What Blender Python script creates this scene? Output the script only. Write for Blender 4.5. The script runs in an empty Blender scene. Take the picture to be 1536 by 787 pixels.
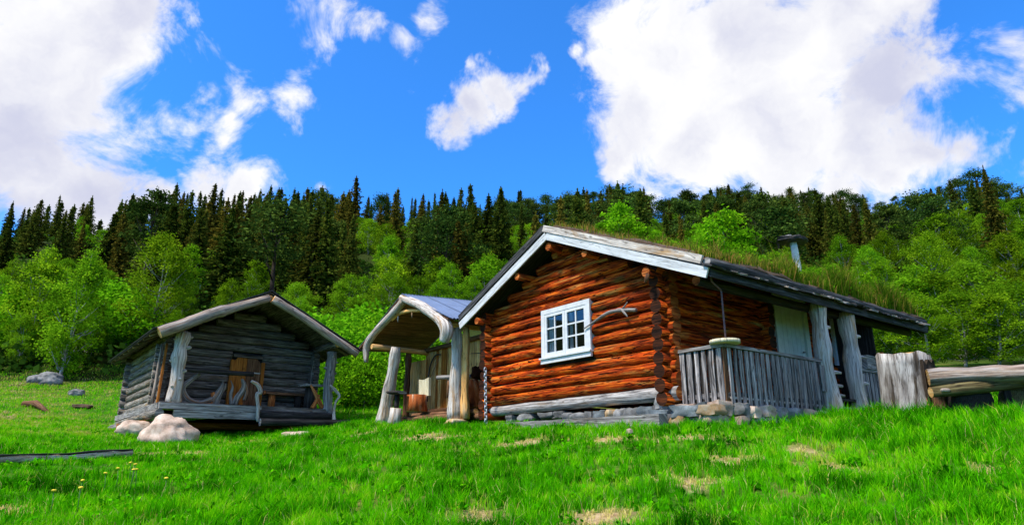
import bpy, math, random
import numpy as np
from mathutils import Vector, Matrix, Quaternion, noise as mnoise

random.seed(7)
RNG = np.random.default_rng(11)
SC = bpy.context.scene
COL = SC.collection

# ------------------------------------------------------------------ camera
FPX, TILT = 994.7, 0.290
cam_d = bpy.data.cameras.new('camera')
cam_d.sensor_width = 36.0
cam_d.lens = 36.0 * FPX / 1536.0
cam_d.clip_start = 0.1
cam_d.clip_end = 3000
cam = bpy.data.objects.new('camera', cam_d)
COL.objects.link(cam)
cam.location = (0, 0, 0)
cam.rotation_euler = (math.pi / 2 + TILT, 0, 0)
SC.camera = cam
_F = np.array([0, math.cos(TILT), math.sin(TILT)])
_U = np.array([0, -math.sin(TILT), math.cos(TILT)])
_R = np.array([1.0, 0, 0])
def ray(px, py):
    return _F + (px - 768) / FPX * _R - (py - 393.5) / FPX * _U
def at(px, py, Y):
    d = ray(px, py)
    return d * Y / d[1]
def to_px(P):
    P = np.asarray(P, float)
    d = P @ _F
    return 768 + FPX * (P @ _R) / d, 393.5 - FPX * (P @ _U) / d

# ------------------------------------------------------------------ world
SUN_DIR = Vector((-0.52, -0.44, 1.0)).normalized()
world = bpy.data.worlds.new('World')
SC.world = world
world.use_nodes = True
def build_world():
    nt = world.node_tree
    N, L = nt.nodes, nt.links
    N.clear()
    out = N.new('ShaderNodeOutputWorld')
    bg = N.new('ShaderNodeBackground')
    bg.inputs['Strength'].default_value = 0.074
    L.new(bg.outputs[0], out.inputs[0])
    sky = N.new('ShaderNodeTexSky')
    sky.sky_type = 'NISHITA'
    sky.sun_disc = False
    sky.sun_elevation = math.asin(SUN_DIR.z)
    sky.sun_rotation = math.atan2(SUN_DIR.x, SUN_DIR.y)
    sky.air_density = 1.0
    sky.dust_density = 1.2
    sky.ozone_density = 2.0
    tint = N.new('ShaderNodeMix'); tint.data_type = 'RGBA'; tint.blend_type = 'MULTIPLY'
    tint.inputs[0].default_value = 1.0
    L.new(sky.outputs[0], tint.inputs[6])
    tint.inputs[7].default_value = (0.48, 1.72, 3.2, 1)
    tc = N.new('ShaderNodeTexCoord')
    D = tc.outputs['Generated']
    def math_(op, a, b=None, c=None):
        n = N.new('ShaderNodeMath'); n.operation = op
        for i, v in enumerate((a, b, c)):
            if v is None: continue
            if isinstance(v, (int, float)): n.inputs[i].default_value = v
            else: L.new(v, n.inputs[i])
        return n.outputs[0]
    # warp the direction so that the edges of the clouds fray
    def noise_(scale, detail, rough, vec, dist=0.0, col=False):
        n = N.new('ShaderNodeTexNoise'); n.inputs['Scale'].default_value = scale
        n.inputs['Detail'].default_value = detail; n.inputs['Roughness'].default_value = rough
        n.inputs['Distortion'].default_value = dist
        L.new(vec, n.inputs['Vector'])
        return n.outputs['Color' if col else 0]
    wn = noise_(7.0, 5.0, 0.6, D, col=True)
    sub = N.new('ShaderNodeVectorMath'); sub.operation = 'SUBTRACT'
    L.new(wn, sub.inputs[0]); sub.inputs[1].default_value = (.5, .5, .5)
    scl = N.new('ShaderNodeVectorMath'); scl.operation = 'SCALE'
    L.new(sub.outputs[0], scl.inputs[0]); scl.inputs['Scale'].default_value = 0.15
    addv = N.new('ShaderNodeVectorMath'); addv.operation = 'ADD'
    L.new(D, addv.inputs[0]); L.new(scl.outputs[0], addv.inputs[1])
    DW = addv.outputs[0]
    world.cycles.sampling_method = 'MANUAL'; world.cycles.sample_map_resolution = 512
    # cloud banks: centre (photo direction), angular size, weight
    banks = [(70, 60, 170, 1), (170, 20, 110, 1), (40, 190, 150, 1), (130, 265, 120, 1), (235, 275, 75, 1), (310, 262, 70, 1), (372, 285, 55, .95),
             (120, 150, 100, .9), (215, 130, 55, .62), (0, 110, 120, 1), (165, 85, 90, 1),
             (376, 140, 44, .60), (360, 178, 32, .58), (308, 155, 36, .56), (425, 155, 40, .50), (340, 205, 40, .45), (250, 170, 45, .5), (480, 70, 40, .40), (600, 60, 40, .36), (500, 14, 60, .52), (445, 8, 40, .52), (636, 22, 42, .54),
             (670, 178, 46, .78), (712, 155, 52, .80), (752, 135, 46, .78), (790, 112, 38, .74), (735, 110, 32, .6), (615, 118, 26, .5), (490, 275, 26, .55), (540,30,40,.56),
             (990, 60, 150, 1), (960, 160, 120, 1), (1040, 220, 130, 1), (1120, 60, 170, 1), (1250, 20, 160, 1), (1320, 5, 105, 1), (1180, 190, 170, 1),
             (1320, 130, 120, 1), (1290, 220, 120, 1), (1385, 220, 78, .95), (1435, 225, 50, .85), (1360, 160, 75, .95), (1410, 105, 48, .6), (915, 225, 55, .95), (895, 130, 60, .9), (850, 100, 26, .6),
             (1250, 290, 80, .95), (1345, 275, 50, .85), (1525, 255, 48, .85), (1510, 95, 44, .46), (1530, 150, 44, .48), (1500, 60, 40, .42), (1180, 275, 90, .95)]
    dirs = [(Vector(ray(x, y)).normalized(), r / 1010.0, w) for x, y, r, w in banks]
    for az, el, r in [(75, 25, .34), (95, 40, .3), (130, 22, .42), (165, 38, .40), (200, 25, .38), (235, 45, .36), (265, 24, .38), (290, 40, .34), (-55, 18, .2),
                      (20, 62, .24), (-25, 70, .22), (100, 68, .3), (-100, 66, .26), (180, 72, .24), (55, 50, .2)]:
        a, e = math.radians(az), math.radians(el)
        dirs.append((Vector((math.sin(a) * math.cos(e), math.cos(a) * math.cos(e), math.sin(e))), r, 1.0))
    M = None
    for c, r, w in dirs:
        n = N.new('ShaderNodeVectorMath'); n.operation = 'DISTANCE'
        L.new(DW, n.inputs[0]); n.inputs[1].default_value = c
        v = math_('MULTIPLY_ADD', n.outputs['Value'], -w / r, w)
        M = v if M is None else math_('SMOOTH_MAX', M, v, 0.12)
    fb = noise_(9.0, 12.0, 0.66, D, 0.5)
    dens = math_('ADD', math_('MULTIPLY', M, 1.0), math_('MULTIPLY', math_('SUBTRACT', fb, 0.5), 1.9))
    mr = N.new('ShaderNodeMapRange'); mr.interpolation_type = 'SMOOTHSTEP'
    L.new(dens, mr.inputs[0]); mr.inputs[1].default_value = 0.10; mr.inputs[2].default_value = 0.62
    # grey undersides: thick cores and broad noise
    lo = noise_(3.4, 6.0, 0.55, DW)
    mr2 = N.new('ShaderNodeMapRange'); mr2.interpolation_type = 'SMOOTHSTEP'
    L.new(math_('ADD', lo, math_('MULTIPLY', math_('MINIMUM', M, 0.9), 0.22)), mr2.inputs[0])
    mr2.inputs[1].default_value = 0.50; mr2.inputs[2].default_value = 0.82
    cc = N.new('ShaderNodeMix'); cc.data_type = 'RGBA'
    L.new(mr2.outputs[0], cc.inputs[0])
    cc.inputs[6].default_value = (10.2, 10.2, 10.3, 1)
    cc.inputs[7].default_value = (6.3, 6.5, 8.2, 1)
    mx = N.new('ShaderNodeMix'); mx.data_type = 'RGBA'
    L.new(mr.outputs[0], mx.inputs[0]); L.new(tint.outputs[2], mx.inputs[6]); L.new(cc.outputs[2], mx.inputs[7])
    L.new(mx.outputs[2], bg.inputs['Color'])
build_world()

sun_d = bpy.data.lights.new('sun', 'SUN')
sun_d.energy = 4.3
sun_d.angle = math.radians(9)
sun_d.color = (1.0, 0.93, 0.80)
sun = bpy.data.objects.new('sun', sun_d)
COL.objects.link(sun)
sun.rotation_euler = SUN_DIR.to_track_quat('Z', 'Y').to_euler()
vs = SC.view_settings
vs.view_transform = 'Standard'; vs.look = 'None'; vs.exposure = 0.45; vs.gamma = 1.0; vs.use_curve_mapping = False
SC.cycles.max_bounces = 6
SC.cycles.diffuse_bounces = 3
SC.cycles.transparent_max_bounces = 6

# ------------------------------------------------------------------ materials
def new_mat(name):
    m = bpy.data.materials.new(name); m.use_nodes = True
    nt = m.node_tree; nt.nodes.clear()
    return m, nt.nodes, nt.links
def ramp(N, stops, interp='LINEAR'):
    r = N.new('ShaderNodeValToRGB'); cr = r.color_ramp; cr.interpolation = interp
    while len(cr.elements) > 1: cr.elements.remove(cr.elements[-1])
    for i, (p, c) in enumerate(stops):
        e = cr.elements[0] if i == 0 else cr.elements.new(p)
        e.position = p; e.color = (*c, 1)
    return r
def mixc(N, L, fac, a, b, mode='MIX'):
    n = N.new('ShaderNodeMix'); n.data_type = 'RGBA'; n.blend_type = mode
    for i, v in ((0, fac), (6, a), (7, b)):
        if isinstance(v, (int, float)): n.inputs[i].default_value = v
        elif isinstance(v, tuple): n.inputs[i].default_value = (*v, 1)
        else: L.new(v, n.inputs[i])
    return n.outputs[2]
def tex(N, L, vec, scale, detail=4.0, rough=0.55, dist=0.0):
    n = N.new('ShaderNodeTexNoise'); n.inputs['Scale'].default_value = scale
    n.inputs['Detail'].default_value = detail; n.inputs['Roughness'].default_value = rough; n.inputs['Distortion'].default_value = dist
    if vec is not None: L.new(vec, n.inputs['Vector'])
    return n.outputs[0]
def maprange(N, L, v, a, b, c=0.0, d=1.0):
    n = N.new('ShaderNodeMapRange'); L.new(v, n.inputs[0])
    for i, x in enumerate((a, b, c, d)): n.inputs[i + 1].default_value = x
    return n.outputs[0]

def wood(name, dark, mid, light, patch=None, patch_amt=0.5, rough=0.75, grain=26.0, cracks=0.6, bump=0.5, vary=0.25, spec=0.12, tar=0.0):
    """grain runs along the U direction of the piece; patch is a second weathered colour in blotches"""
    m, N, L = new_mat(name)
    out = N.new('ShaderNodeOutputMaterial'); b = N.new('ShaderNodeBsdfPrincipled'); L.new(b.outputs[0], out.inputs[0])
    b.inputs['Roughness'].default_value = rough; b.inputs['Specular IOR Level'].default_value = spec
    uv = N.new('ShaderNodeUVMap')
    oi = N.new('ShaderNodeObjectInfo')
    def mp(sx, sy):
        n = N.new('ShaderNodeMapping'); n.inputs['Scale'].default_value = (sx, sy, 1)
        L.new(uv.outputs[0], n.inputs[0]); return n.outputs[0]
    g = tex(N, L, mp(1.6, grain), 1.0, 8.0, 0.65, 0.3)
    r = ramp(N, [(0.33, dark), (0.5, mid), (0.68, light)]); L.new(g, r.inputs[0])
    col = r.outputs[0]
    if patch:
        pt = tex(N, L, mp(0.9, 5.5), 1.0, 6.0, 0.65, 0.6)
        f = maprange(N, L, pt, 0.62 - patch_amt * 0.3, 0.74 - patch_amt * 0.25)
        pr = ramp(N, [(0.3, tuple(x * .45 for x in patch)), (0.7, patch)]); L.new(g, pr.inputs[0])
        col = mixc(N, L, f, col, pr.outputs[0])
    if tar:
        tt_ = tex(N, L, mp(0.55, 4.6), 1.0, 10.0, 0.75, 0.5)
        col = mixc(N, L, maprange(N, L, tt_, .50, .64, 0, tar), col, (.012, .009, .008))
    # splits that run with the grain
    ck = tex(N, L, mp(0.7, 13.0), 1.0, 3.0, 0.5, 0.8)
    n = N.new('ShaderNodeMath'); n.operation = 'SUBTRACT'; L.new(ck, n.inputs[0]); n.inputs[1].default_value = 0.5
    a = N.new('ShaderNodeMath'); a.operation = 'ABSOLUTE'; L.new(n.outputs[0], a.inputs[0])
    cf = maprange(N, L, a.outputs[0], 0.004, 0.022, cracks, 0.0)
    col = mixc(N, L, cf, col, tuple(x * .12 for x in dark))
    # knots
    vo = N.new('ShaderNodeTexVoronoi'); L.new(mp(2.2, 5.0), vo.inputs['Vector']); vo.inputs['Scale'].default_value = 1.0
    kf = maprange(N, L, vo.outputs['Distance'], 0.06, 0.16, 0.75, 0.0)
    col = mixc(N, L, kf, col, tuple(x * .5 for x in dark))
    hv = N.new('ShaderNodeHueSaturation'); L.new(col, hv.inputs['Color'])
    L.new(maprange(N, L, oi.outputs['Random'], 0, 1, 1 - vary, 1 + vary), hv.inputs['Value'])
    L.new(hv.outputs[0], b.inputs['Base Color'])
    bp = N.new('ShaderNodeBump'); bp.inputs['Strength'].default_value = bump; bp.inputs['Distance'].default_value = 0.02
    hh = N.new('ShaderNodeMath'); hh.operation = 'SUBTRACT'; L.new(g, hh.inputs[0]); L.new(cf, hh.inputs[1])
    L.new(hh.outputs[0], bp.inputs['Height']); L.new(bp.outputs[0], b.inputs['Normal'])
    return m

def plain(name, col, rough=0.6, var=0.15, scale=8.0, bump=0.1, metallic=0.0, col2=None):
    m, N, L = new_mat(name)
    out = N.new('ShaderNodeOutputMaterial'); b = N.new('ShaderNodeBsdfPrincipled'); L.new(b.outputs[0], out.inputs[0])
    b.inputs['Roughness'].default_value = rough; b.inputs['Metallic'].default_value = metallic
    tc = N.new('ShaderNodeTexCoord')
    t = tex(N, L, tc.outputs['Object'], scale, 7.0, 0.65)
    c2 = col2 or tuple(x * (1 - 2 * var) for x in col)
    r = ramp(N, [(0.35, c2), (0.62, col)]); L.new(t, r.inputs[0])
    L.new(r.outputs[0], b.inputs['Base Color'])
    bp = N.new('ShaderNodeBump'); bp.inputs['Strength'].default_value = bump; bp.inputs['Distance'].default_value = 0.02
    L.new(t, bp.inputs['Height']); L.new(bp.outputs[0], b.inputs['Normal'])
    return m

def stone_mat(name, c1, c2, c3):
    m, N, L = new_mat(name)
    out = N.new('ShaderNodeOutputMaterial'); b = N.new('ShaderNodeBsdfPrincipled'); L.new(b.outputs[0], out.inputs[0])
    b.inputs['Roughness'].default_value = 0.85
    tc = N.new('ShaderNodeTexCoord'); oi = N.new('ShaderNodeObjectInfo')
    t = tex(N, L, tc.outputs['Object'], 3.0, 9.0, 0.7)
    r = ramp(N, [(0.3, c3), (0.48, c2), (0.66, c1)]); L.new(t, r.inputs[0])
    sp = tex(N, L, tc.outputs['Object'], 40.0, 3.0, 0.7)
    c = mixc(N, L, maprange(N, L, sp, .55, .75, 0, .55), r.outputs[0], tuple(x * .35 for x in c2))
    hv = N.new('ShaderNodeHueSaturation'); L.new(c, hv.inputs['Color'])
    L.new(maprange(N, L, oi.outputs['Random'], 0, 1, .55, 1.15), hv.inputs['Value'])
    L.new(hv.outputs[0], b.inputs['Base Color'])
    bp = N.new('ShaderNodeBump'); bp.inputs['Strength'].default_value = 0.6; bp.inputs['Distance'].default_value = 0.03
    L.new(t, bp.inputs['Height']); L.new(bp.outputs[0], b.inputs['Normal'])
    return m

def leaf_mat(name, stops, transl=0.35, obj_var=0.25, hue=0.02, alt=None, alt_at=0.7):
    """stops: colours over the 'tint' attribute of each leaf"""
    m, N, L = new_mat(name)
    out = N.new('ShaderNodeOutputMaterial')
    at_ = N.new('ShaderNodeAttribute'); at_.attribute_name = 'tint'
    oi = N.new('ShaderNodeObjectInfo')
    r = ramp(N, stops); L.new(at_.outputs['Fac'], r.inputs[0])
    c = r.outputs[0]
    if alt:
        c = mixc(N, L, maprange(N, L, oi.outputs['Random'], alt_at, 1.0, 0, .8), c, alt)
    hv = N.new('ShaderNodeHueSaturation'); L.new(c, hv.inputs['Color'])
    wv = N.new('ShaderNodeMath'); wv.operation = 'FRACT'
    mu = N.new('ShaderNodeMath'); mu.operation = 'MULTIPLY'; L.new(oi.outputs['Random'], mu.inputs[0]); mu.inputs[1].default_value = 7.3
    L.new(mu.outputs[0], wv.inputs[0])
    L.new(maprange(N, L, wv.outputs[0], 0, 1, 1 - obj_var, 1 + obj_var), hv.inputs['Value'])
    L.new(maprange(N, L, oi.outputs['Random'], 0, 1, .5 - hue, .5 + hue), hv.inputs['Hue'])
    d = N.new('ShaderNodeBsdfDiffuse'); t = N.new('ShaderNodeBsdfTranslucent')
    L.new(hv.outputs[0], d.inputs[0]); L.new(hv.outputs[0], t.inputs[0])
    mx = N.new('ShaderNodeMixShader'); mx.inputs[0].default_value = transl
    L.new(d.outputs[0], mx.inputs[1]); L.new(t.outputs[0], mx.inputs[2])
    L.new(mx.outputs[0], out.inputs[0])
    return m

MT = {}
MT['log'] = wood('log_red', (.03, .004, .001), (.44, .050, .004), (.82, .19, .014), patch=(.62, .31, .07), patch_amt=.24, cracks=1.0, grain=13, vary=.30, rough=.7, spec=.06, bump=1.6, tar=.68)
MT['logdark'] = wood('log_dark_end', (.010, .005, .003), (.032, .010, .004), (.12, .03, .008), cracks=.8, grain=30, vary=.4)
MT['logend'] = wood('log_end_orange', (.09, .018, .006), (.34, .075, .012), (.55, .20, .05), cracks=.8, grain=18, vary=.35)
MT['grey'] = wood('weathered_grey', (.07, .063, .060), (.25, .23, .22), (.50, .47, .45), patch=(.28, .18, .10), patch_amt=.12, vary=.22)
MT['silver'] = wood('silver_timber', (.17, .135, .115), (.50, .44, .395), (.78, .72, .665), patch=(.52, .31, .15), patch_amt=.32, vary=.12)
MT['bargelog'] = wood('peeled_barge_log', (.09, .058, .042), (.32, .235, .18), (.58, .48, .41), patch=(.42, .37, .34), patch_amt=.5, vary=.1, grain=16)
MT['fence'] = wood('fence_board', (.035, .031, .032), (.20, .18, .178), (.55, .51, .50), patch=(.28, .15, .07), patch_amt=.06, vary=.38, grain=34, cracks=.8)
MT['shed'] = wood('shed_log', (.020, .016, .014), (.12, .100, .086), (.34, .295, .265), patch=(.24, .14, .06), patch_amt=.1, vary=.3, grain=24, cracks=.8)
MT['shedside'] = wood('shed_side_log', (.05, .043, .035), (.19, .17, .145), (.40, .37, .33), patch=(.40, .27, .13), patch_amt=.25, vary=.3, grain=20, cracks=.9)
MT['ochre'] = wood('ochre_board', (.12, .035, .006), (.38, .12, .018), (.55, .22, .04), vary=.12, grain=20, cracks=.4)
MT['brown'] = wood('brown_board', (.05, .022, .012), (.15, .07, .035), (.28, .15, .08), vary=.25)
MT['tan'] = wood('tan_plank', (.26, .13, .05), (.80, .42, .13), (.92, .62, .27), patch=(.80, .54, .30), patch_amt=.25, vary=.25, grain=16, cracks=.5)
MT['darkwood'] = wood('dark_timber', (.008, .007, .007), (.03, .026, .024), (.075, .065, .06), vary=.35)
MT['eave'] = wood('tarred_eave', (.010, .010, .011), (.040, .040, .042), (.13, .13, .135), vary=.3)
MT['whitepaint'] = wood('white_paint_old', (.36, .36, .37), (.56, .57, .59), (.70, .71, .73), vary=.05, cracks=.5, bump=.25, grain=12)
MT['window'] = plain('window_white', (.66, .66, .68), .5, .10, 9)
MT['door'] = plain('door_pale_green', (.62, .63, .54), .5, .10, 5)
MT['glass'] = None
MT['bark'] = wood('orange_bark', (.10, .022, .007), (.36, .085, .018), (.55, .25, .11), patch=(.55, .45, .36), patch_amt=.3, vary=.1, grain=8)
MT['stump'] = wood('stump_weathered', (.16, .135, .12), (.36, .325, .30), (.58, .54, .51), patch=(.10, .072, .05), patch_amt=.50, vary=.02, grain=5, cracks=.6)
MT['stumpbark'] = wood('stump_orange_wood', (.16, .05, .02), (.45, .17, .07), (.62, .33, .17), vary=.1, grain=12)
MT['mossy'] = wood('mossy_log', (.03, .022, .010), (.10, .075, .03), (.24, .20, .09), patch=(.10, .13, .03), patch_amt=.3, vary=.1)
MT['root'] = wood('driftwood', (.05, .042, .036), (.20, .175, .155), (.46, .42, .38), patch=(.40, .17, .06), patch_amt=.32, vary=.15)
MT['rootorange'] = wood('fresh_split_wood', (.14, .03, .007), (.45, .13, .03), (.65, .32, .12), vary=.15)
MT['metal'] = plain('painted_metal', (.20, .25, .36), .42, .10, 3, .05, .3)
MT['rust'] = plain('rusty_pipe', (.14, .075, .085), .6, .3, 12)
MT['iron'] = plain('dark_iron', (.03, .028, .028), .5, .3, 12)
MT['zinc'] = plain('pale_chain', (.45, .50, .56), .45, .2, 20, .1, .5)
MT['pipe'] = plain('chimney_render', (.84, .81, .78), .8, .15, 9, .5)
MT['slate'] = plain('dark_slate', (.035, .032, .033), .75, .3, 7, .6)
MT['lid'] = wood('pale_round_lid', (.40, .33, .20), (.58, .52, .36), (.70, .64, .48), vary=.05)
MT['rock1'] = stone_mat('granite_pinkish', (.66, .54, .44), (.46, .33, .25), (.17, .10, .065))
MT['rock2'] = stone_mat('grey_stone', (.34, .33, .32), (.17, .165, .16), (.05, .05, .05))
MT['rock3'] = stone_mat('ochre_stone', (.52, .42, .30), (.42, .24, .09), (.12, .07, .04))
MT['rock4'] = stone_mat('bluish_stone', (.27, .30, .31), (.12, .14, .15), (.035, .04, .045))
MT['soil'] = plain('roof_soil', (.10, .055, .028), .95, .35, 6, .8)
MT['curtain'] = plain('curtain_cloth', (.85, .85, .84), .9, .06, 5)
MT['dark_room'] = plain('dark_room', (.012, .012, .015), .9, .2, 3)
MT['yellow'] = plain('petal_yellow', (.80, .60, .02), .7, .1, 30)
MT['stemgreen'] = plain('stem_green', (.06, .18, .02), .7, .2, 30)
def glass_mat():
    m, N, L = new_mat('window_glass')
    out = N.new('ShaderNodeOutputMaterial'); t = N.new('ShaderNodeBsdfTransparent'); g = N.new('ShaderNodeBsdfGlossy')
    g.inputs['Roughness'].default_value = 0.02; g.inputs['Color'].default_value = (.9, .92, .95, 1)
    t.inputs['Color'].default_value = (.75, .78, .8, 1)
    fr = N.new('ShaderNodeFresnel'); fr.inputs['IOR'].default_value = 1.85
    mx = N.new('ShaderNodeMixShader'); L.new(fr.outputs[0], mx.inputs[0]); L.new(t.outputs[0], mx.inputs[1]); L.new(g.outputs[0], mx.inputs[2])
    L.new(mx.outputs[0], out.inputs[0]); return m
MT['glass'] = glass_mat()
MT['birch'] = leaf_mat('birch_leaf', [(0, (.030, .085, .003)), (.5, (.110, .265, .006)), (1, (.26, .46, .012))], .45, .42, .022, alt=(.23, .33, .010), alt_at=.70)
MT['shrub'] = leaf_mat('shrub_leaf', [(0, (.035, .13, .003)), (.5, (.14, .38, .006)), (1, (.30, .58, .015))], .45, .15, .01)
MT['spruce'] = leaf_mat('spruce_needles', [(0, (.020, .040, .005)), (.5, (.07, .11, .012)), (1, (.15, .20, .022))], .25, .38, .02, alt=(.16, .10, .016), alt_at=.35)
MT['pine'] = leaf_mat('pine_needles', [(0, (.018, .042, .008)), (.5, (.05, .095, .014)), (1, (.11, .165, .024))], .22, .3, .02)
MT['grass'] = leaf_mat('grass_blades', [(0, (.010, .10, .001)), (.35, (.085, .47, .002)), (.62, (.24, .64, .004)), (.78, (.44, .50, .04)), (1, (.74, .56, .27))], .40, 0, 0)
MT['rgrass'] = leaf_mat('roof_grass', [(0, (.04, .10, .005)), (.4, (.11, .22, .008)), (.65, (.27, .25, .03)), (.85, (.42, .25, .07)), (1, (.26, .10, .03))], .35, 0, 0)
MT['under'] = leaf_mat('undergrowth_leaf', [(0, (.018, .050, .006)), (.6, (.05, .12, .012)), (1, (.10, .20, .02))], .30, 0, 0)
MT['trunk_birch'] = wood('birch_bark', (.08, .075, .07), (.28, .27, .26), (.55, .54, .52), vary=.2, grain=4)
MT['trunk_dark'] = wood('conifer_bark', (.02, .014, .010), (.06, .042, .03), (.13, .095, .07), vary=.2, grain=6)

def ground_mat():
    m, N, L = new_mat('meadow_ground')
    out = N.new('ShaderNodeOutputMaterial'); b = N.new('ShaderNodeBsdfPrincipled'); L.new(b.outputs[0], out.inputs[0])
    b.inputs['Roughness'].default_value = 0.95; b.inputs['Specular IOR Level'].default_value = 0.05
    tc = N.new('ShaderNodeTexCoord')
    a = N.new('ShaderNodeAttribute'); a.attribute_name = 'bare'
    w = N.new('ShaderNodeAttribute'); w.attribute_name = 'wood'
    f = tex(N, L, tc.outputs['Object'], 9.0, 8.0, 0.7)
    g = tex(N, L, tc.outputs['Object'], 0.55, 5.0, 0.6)
    r = ramp(N, [(0.3, (.012, .045, .003)), (0.5, (.035, .13, .006)), (0.7, (.09, .19, .015))]); L.new(f, r.inputs[0])
    r2 = ramp(N, [(0.3, (.07, .10, .012)), (0.5, (.13, .16, .025)), (0.75, (.26, .22, .08))]); L.new(f, r2.inputs[0])
    c = mixc(N, L, maprange(N, L, g, .45, .62), r.outputs[0], r2.outputs[0])
    rb = ramp(N, [(0.25, (.13, .07, .03)), (0.5, (.40, .27, .14)), (0.72, (.62, .48, .29))]); L.new(f, rb.inputs[0])
    c = mixc(N, L, a.outputs['Fac'], c, rb.outputs[0])
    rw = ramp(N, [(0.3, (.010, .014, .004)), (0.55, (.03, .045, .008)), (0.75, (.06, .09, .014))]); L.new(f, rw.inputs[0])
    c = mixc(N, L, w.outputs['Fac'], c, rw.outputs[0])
    L.new(c, b.inputs['Base Color'])
    bp = N.new('ShaderNodeBump'); bp.inputs['Strength'].default_value = 0.8; bp.inputs['Distance'].default_value = 0.05
    L.new(f, bp.inputs['Height']); L.new(bp.outputs[0], b.inputs['Normal'])
    return m
MT['ground'] = ground_mat()

# ------------------------------------------------------------------ mesh helpers
def V(*a): return np.array(a, float)
def nz(p, s=1.0, seed=0.0):
    return mnoise.noise(Vector((p[0] * s + seed, p[1] * s + seed * 1.7, p[2] * s - seed)))

class MB:
    """collects shapes; build() links them as ONE mesh object"""
    def __init__(self): self.v, self.f, self.uv, self.mi, self.sm = [], [], [], [], []
    def _face(self, idx, uvs, mi=0, sm=False):
        self.f.append(idx); self.uv.append(uvs); self.mi.append(mi); self.sm.append(sm)
    def tube(self, path, rad, n=9, jit=0.05, cap=1, seed=None, flat=None, freq=2.0, flute=0.0, ragged=0.0):
        """path: points; rad: radius for each point (or one); flat: (kw, kh) flattens in the frame's two axes"""
        path = [np.asarray(p, float) for p in path]
        k = len(path)
        if isinstance(rad, (int, float)): rad = [rad] * k
        if seed is None: seed = random.uniform(0, 50)
        u0, v0 = random.uniform(0, 20), random.uniform(0, 20)
        b = len(self.v)
        t0 = path[1] - path[0]; t0 /= np.linalg.norm(t0)
        up = V(0, 0, 1) if abs(t0[2]) < 0.8 else V(0, 1, 0)
        side = np.cross(up, t0); side /= np.linalg.norm(side); upv = np.cross(t0, side)
        s = 0.0; ss = []
        for i in range(k):
            a = path[max(i - 1, 0)]; c = path[min(i + 1, k - 1)]
            t = c - a; t /= np.linalg.norm(t)
            side = side - t * (side @ t); side /= np.linalg.norm(side); upv = np.cross(t, side)
            if i: s += np.linalg.norm(path[i] - path[i - 1])
            ss.append(s)
            for j in range(n):
                an = 2 * math.pi * j / n
                ca, sa = math.cos(an), math.sin(an)
                if flat: ca *= flat[0]; sa *= flat[1]
                q = path[i] + (side * ca + upv * sa) * rad[i]
                if jit:
                    q = path[i] + (side * ca + upv * sa) * rad[i] * (1 + jit * 2 * nz(q, freq, seed))
                if flute:
                    fl = flute * (nz((math.cos(an) * 2.6, math.sin(an) * 2.6, s * .25), 1.0, seed) * 1.3 + .6 * nz((math.cos(an) * 7, math.sin(an) * 7, s * .5), 1.0, seed + 3))
                    q = path[i] + (q - path[i]) * (1 + fl)
                if ragged and i == k - 1: q = q + V(0, 0, ragged * nz((math.cos(an) * 2, math.sin(an) * 2, 0), 1.0, seed + 8))
                self.v.append(q)
        per = 2 * math.pi * max(np.mean(rad), .01)
        for i in range(k - 1):
            for j in range(n):
                j2 = (j + 1) % n
                a, c, d, e = b + i * n + j, b + i * n + j2, b + (i + 1) * n + j2, b + (i + 1) * n + j
                va, vb = v0 + per * j / n, v0 + per * (j + 1) / n
                self._face((a, c, d, e), ((u0 + ss[i], va), (u0 + ss[i], vb), (u0 + ss[i + 1], vb), (u0 + ss[i + 1], va)), 0, True)
        for end, i in ((0, 0), (1, k - 1)):
            ids = [b + i * n + j for j in range(n)]
            uvs = [(u0 + math.cos(6.283 * j / n) * rad[i], v0 + math.sin(6.283 * j / n) * rad[i]) for j in range(n)]
            if end == 0: ids, uvs = ids[::-1], uvs[::-1]
            self._face(tuple(ids), tuple(uvs), cap, False)
        return self
    def board(self, p0, p1, w, t, up=(0, 0, 1), jit=0.004, seg=3, taper=1.0, mi=0):
        """a board from p0 to p1; w across (along up x dir), t along up"""
        p0, p1 = np.asarray(p0, float), np.asarray(p1, float)
        d = p1 - p0; ln = np.linalg.norm(d); d /= ln
        up = np.asarray(up, float); up = up - d * (up @ d); up /= np.linalg.norm(up)
        sd = np.cross(up, d)
        b = len(self.v); u0, v0 = random.uniform(0, 20), random.uniform(0, 20)
        for i in range(seg + 1):
            f = i / seg; c = p0 + d * ln * f
            ww = w * (1 + (taper - 1) * f)
            o = sd * random.uniform(-jit, jit) + up * random.uniform(-jit, jit) * .5
            for (a, e) in ((-1, -1), (1, -1), (1, 1), (-1, 1)):
                self.v.append(c + o + sd * a * (ww / 2 + random.uniform(-jit, jit)) + up * e * t / 2)
        pr = [0, w, w + t, 2 * w + t, 2 * w + 2 * t]
        for i in range(seg):
            ua, ub = u0 + ln * i / seg, u0 + ln * (i + 1) / seg
            for j in range(4):
                j2 = (j + 1) % 4
                a, c, e, g = b + i * 4 + j, b + i * 4 + j2, b + (i + 1) * 4 + j2, b + (i + 1) * 4 + j
                self._face((a, c, e, g), ((ua, v0 + pr[j]), (ua, v0 + pr[j + 1]), (ub, v0 + pr[j + 1]), (ub, v0 + pr[j])), mi)
        e = b + seg * 4
        self._face((b + 3, b + 2, b + 1, b), ((u0, v0), (u0 + .01, v0 + w), (u0 + .01, v0 + w + t), (u0, v0 + t)), mi)
        self._face((e, e + 1, e + 2, e + 3), ((u0, v0), (u0 + .01, v0 + w), (u0 + .01, v0 + w + t), (u0, v0 + t)), mi)
        return self
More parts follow.
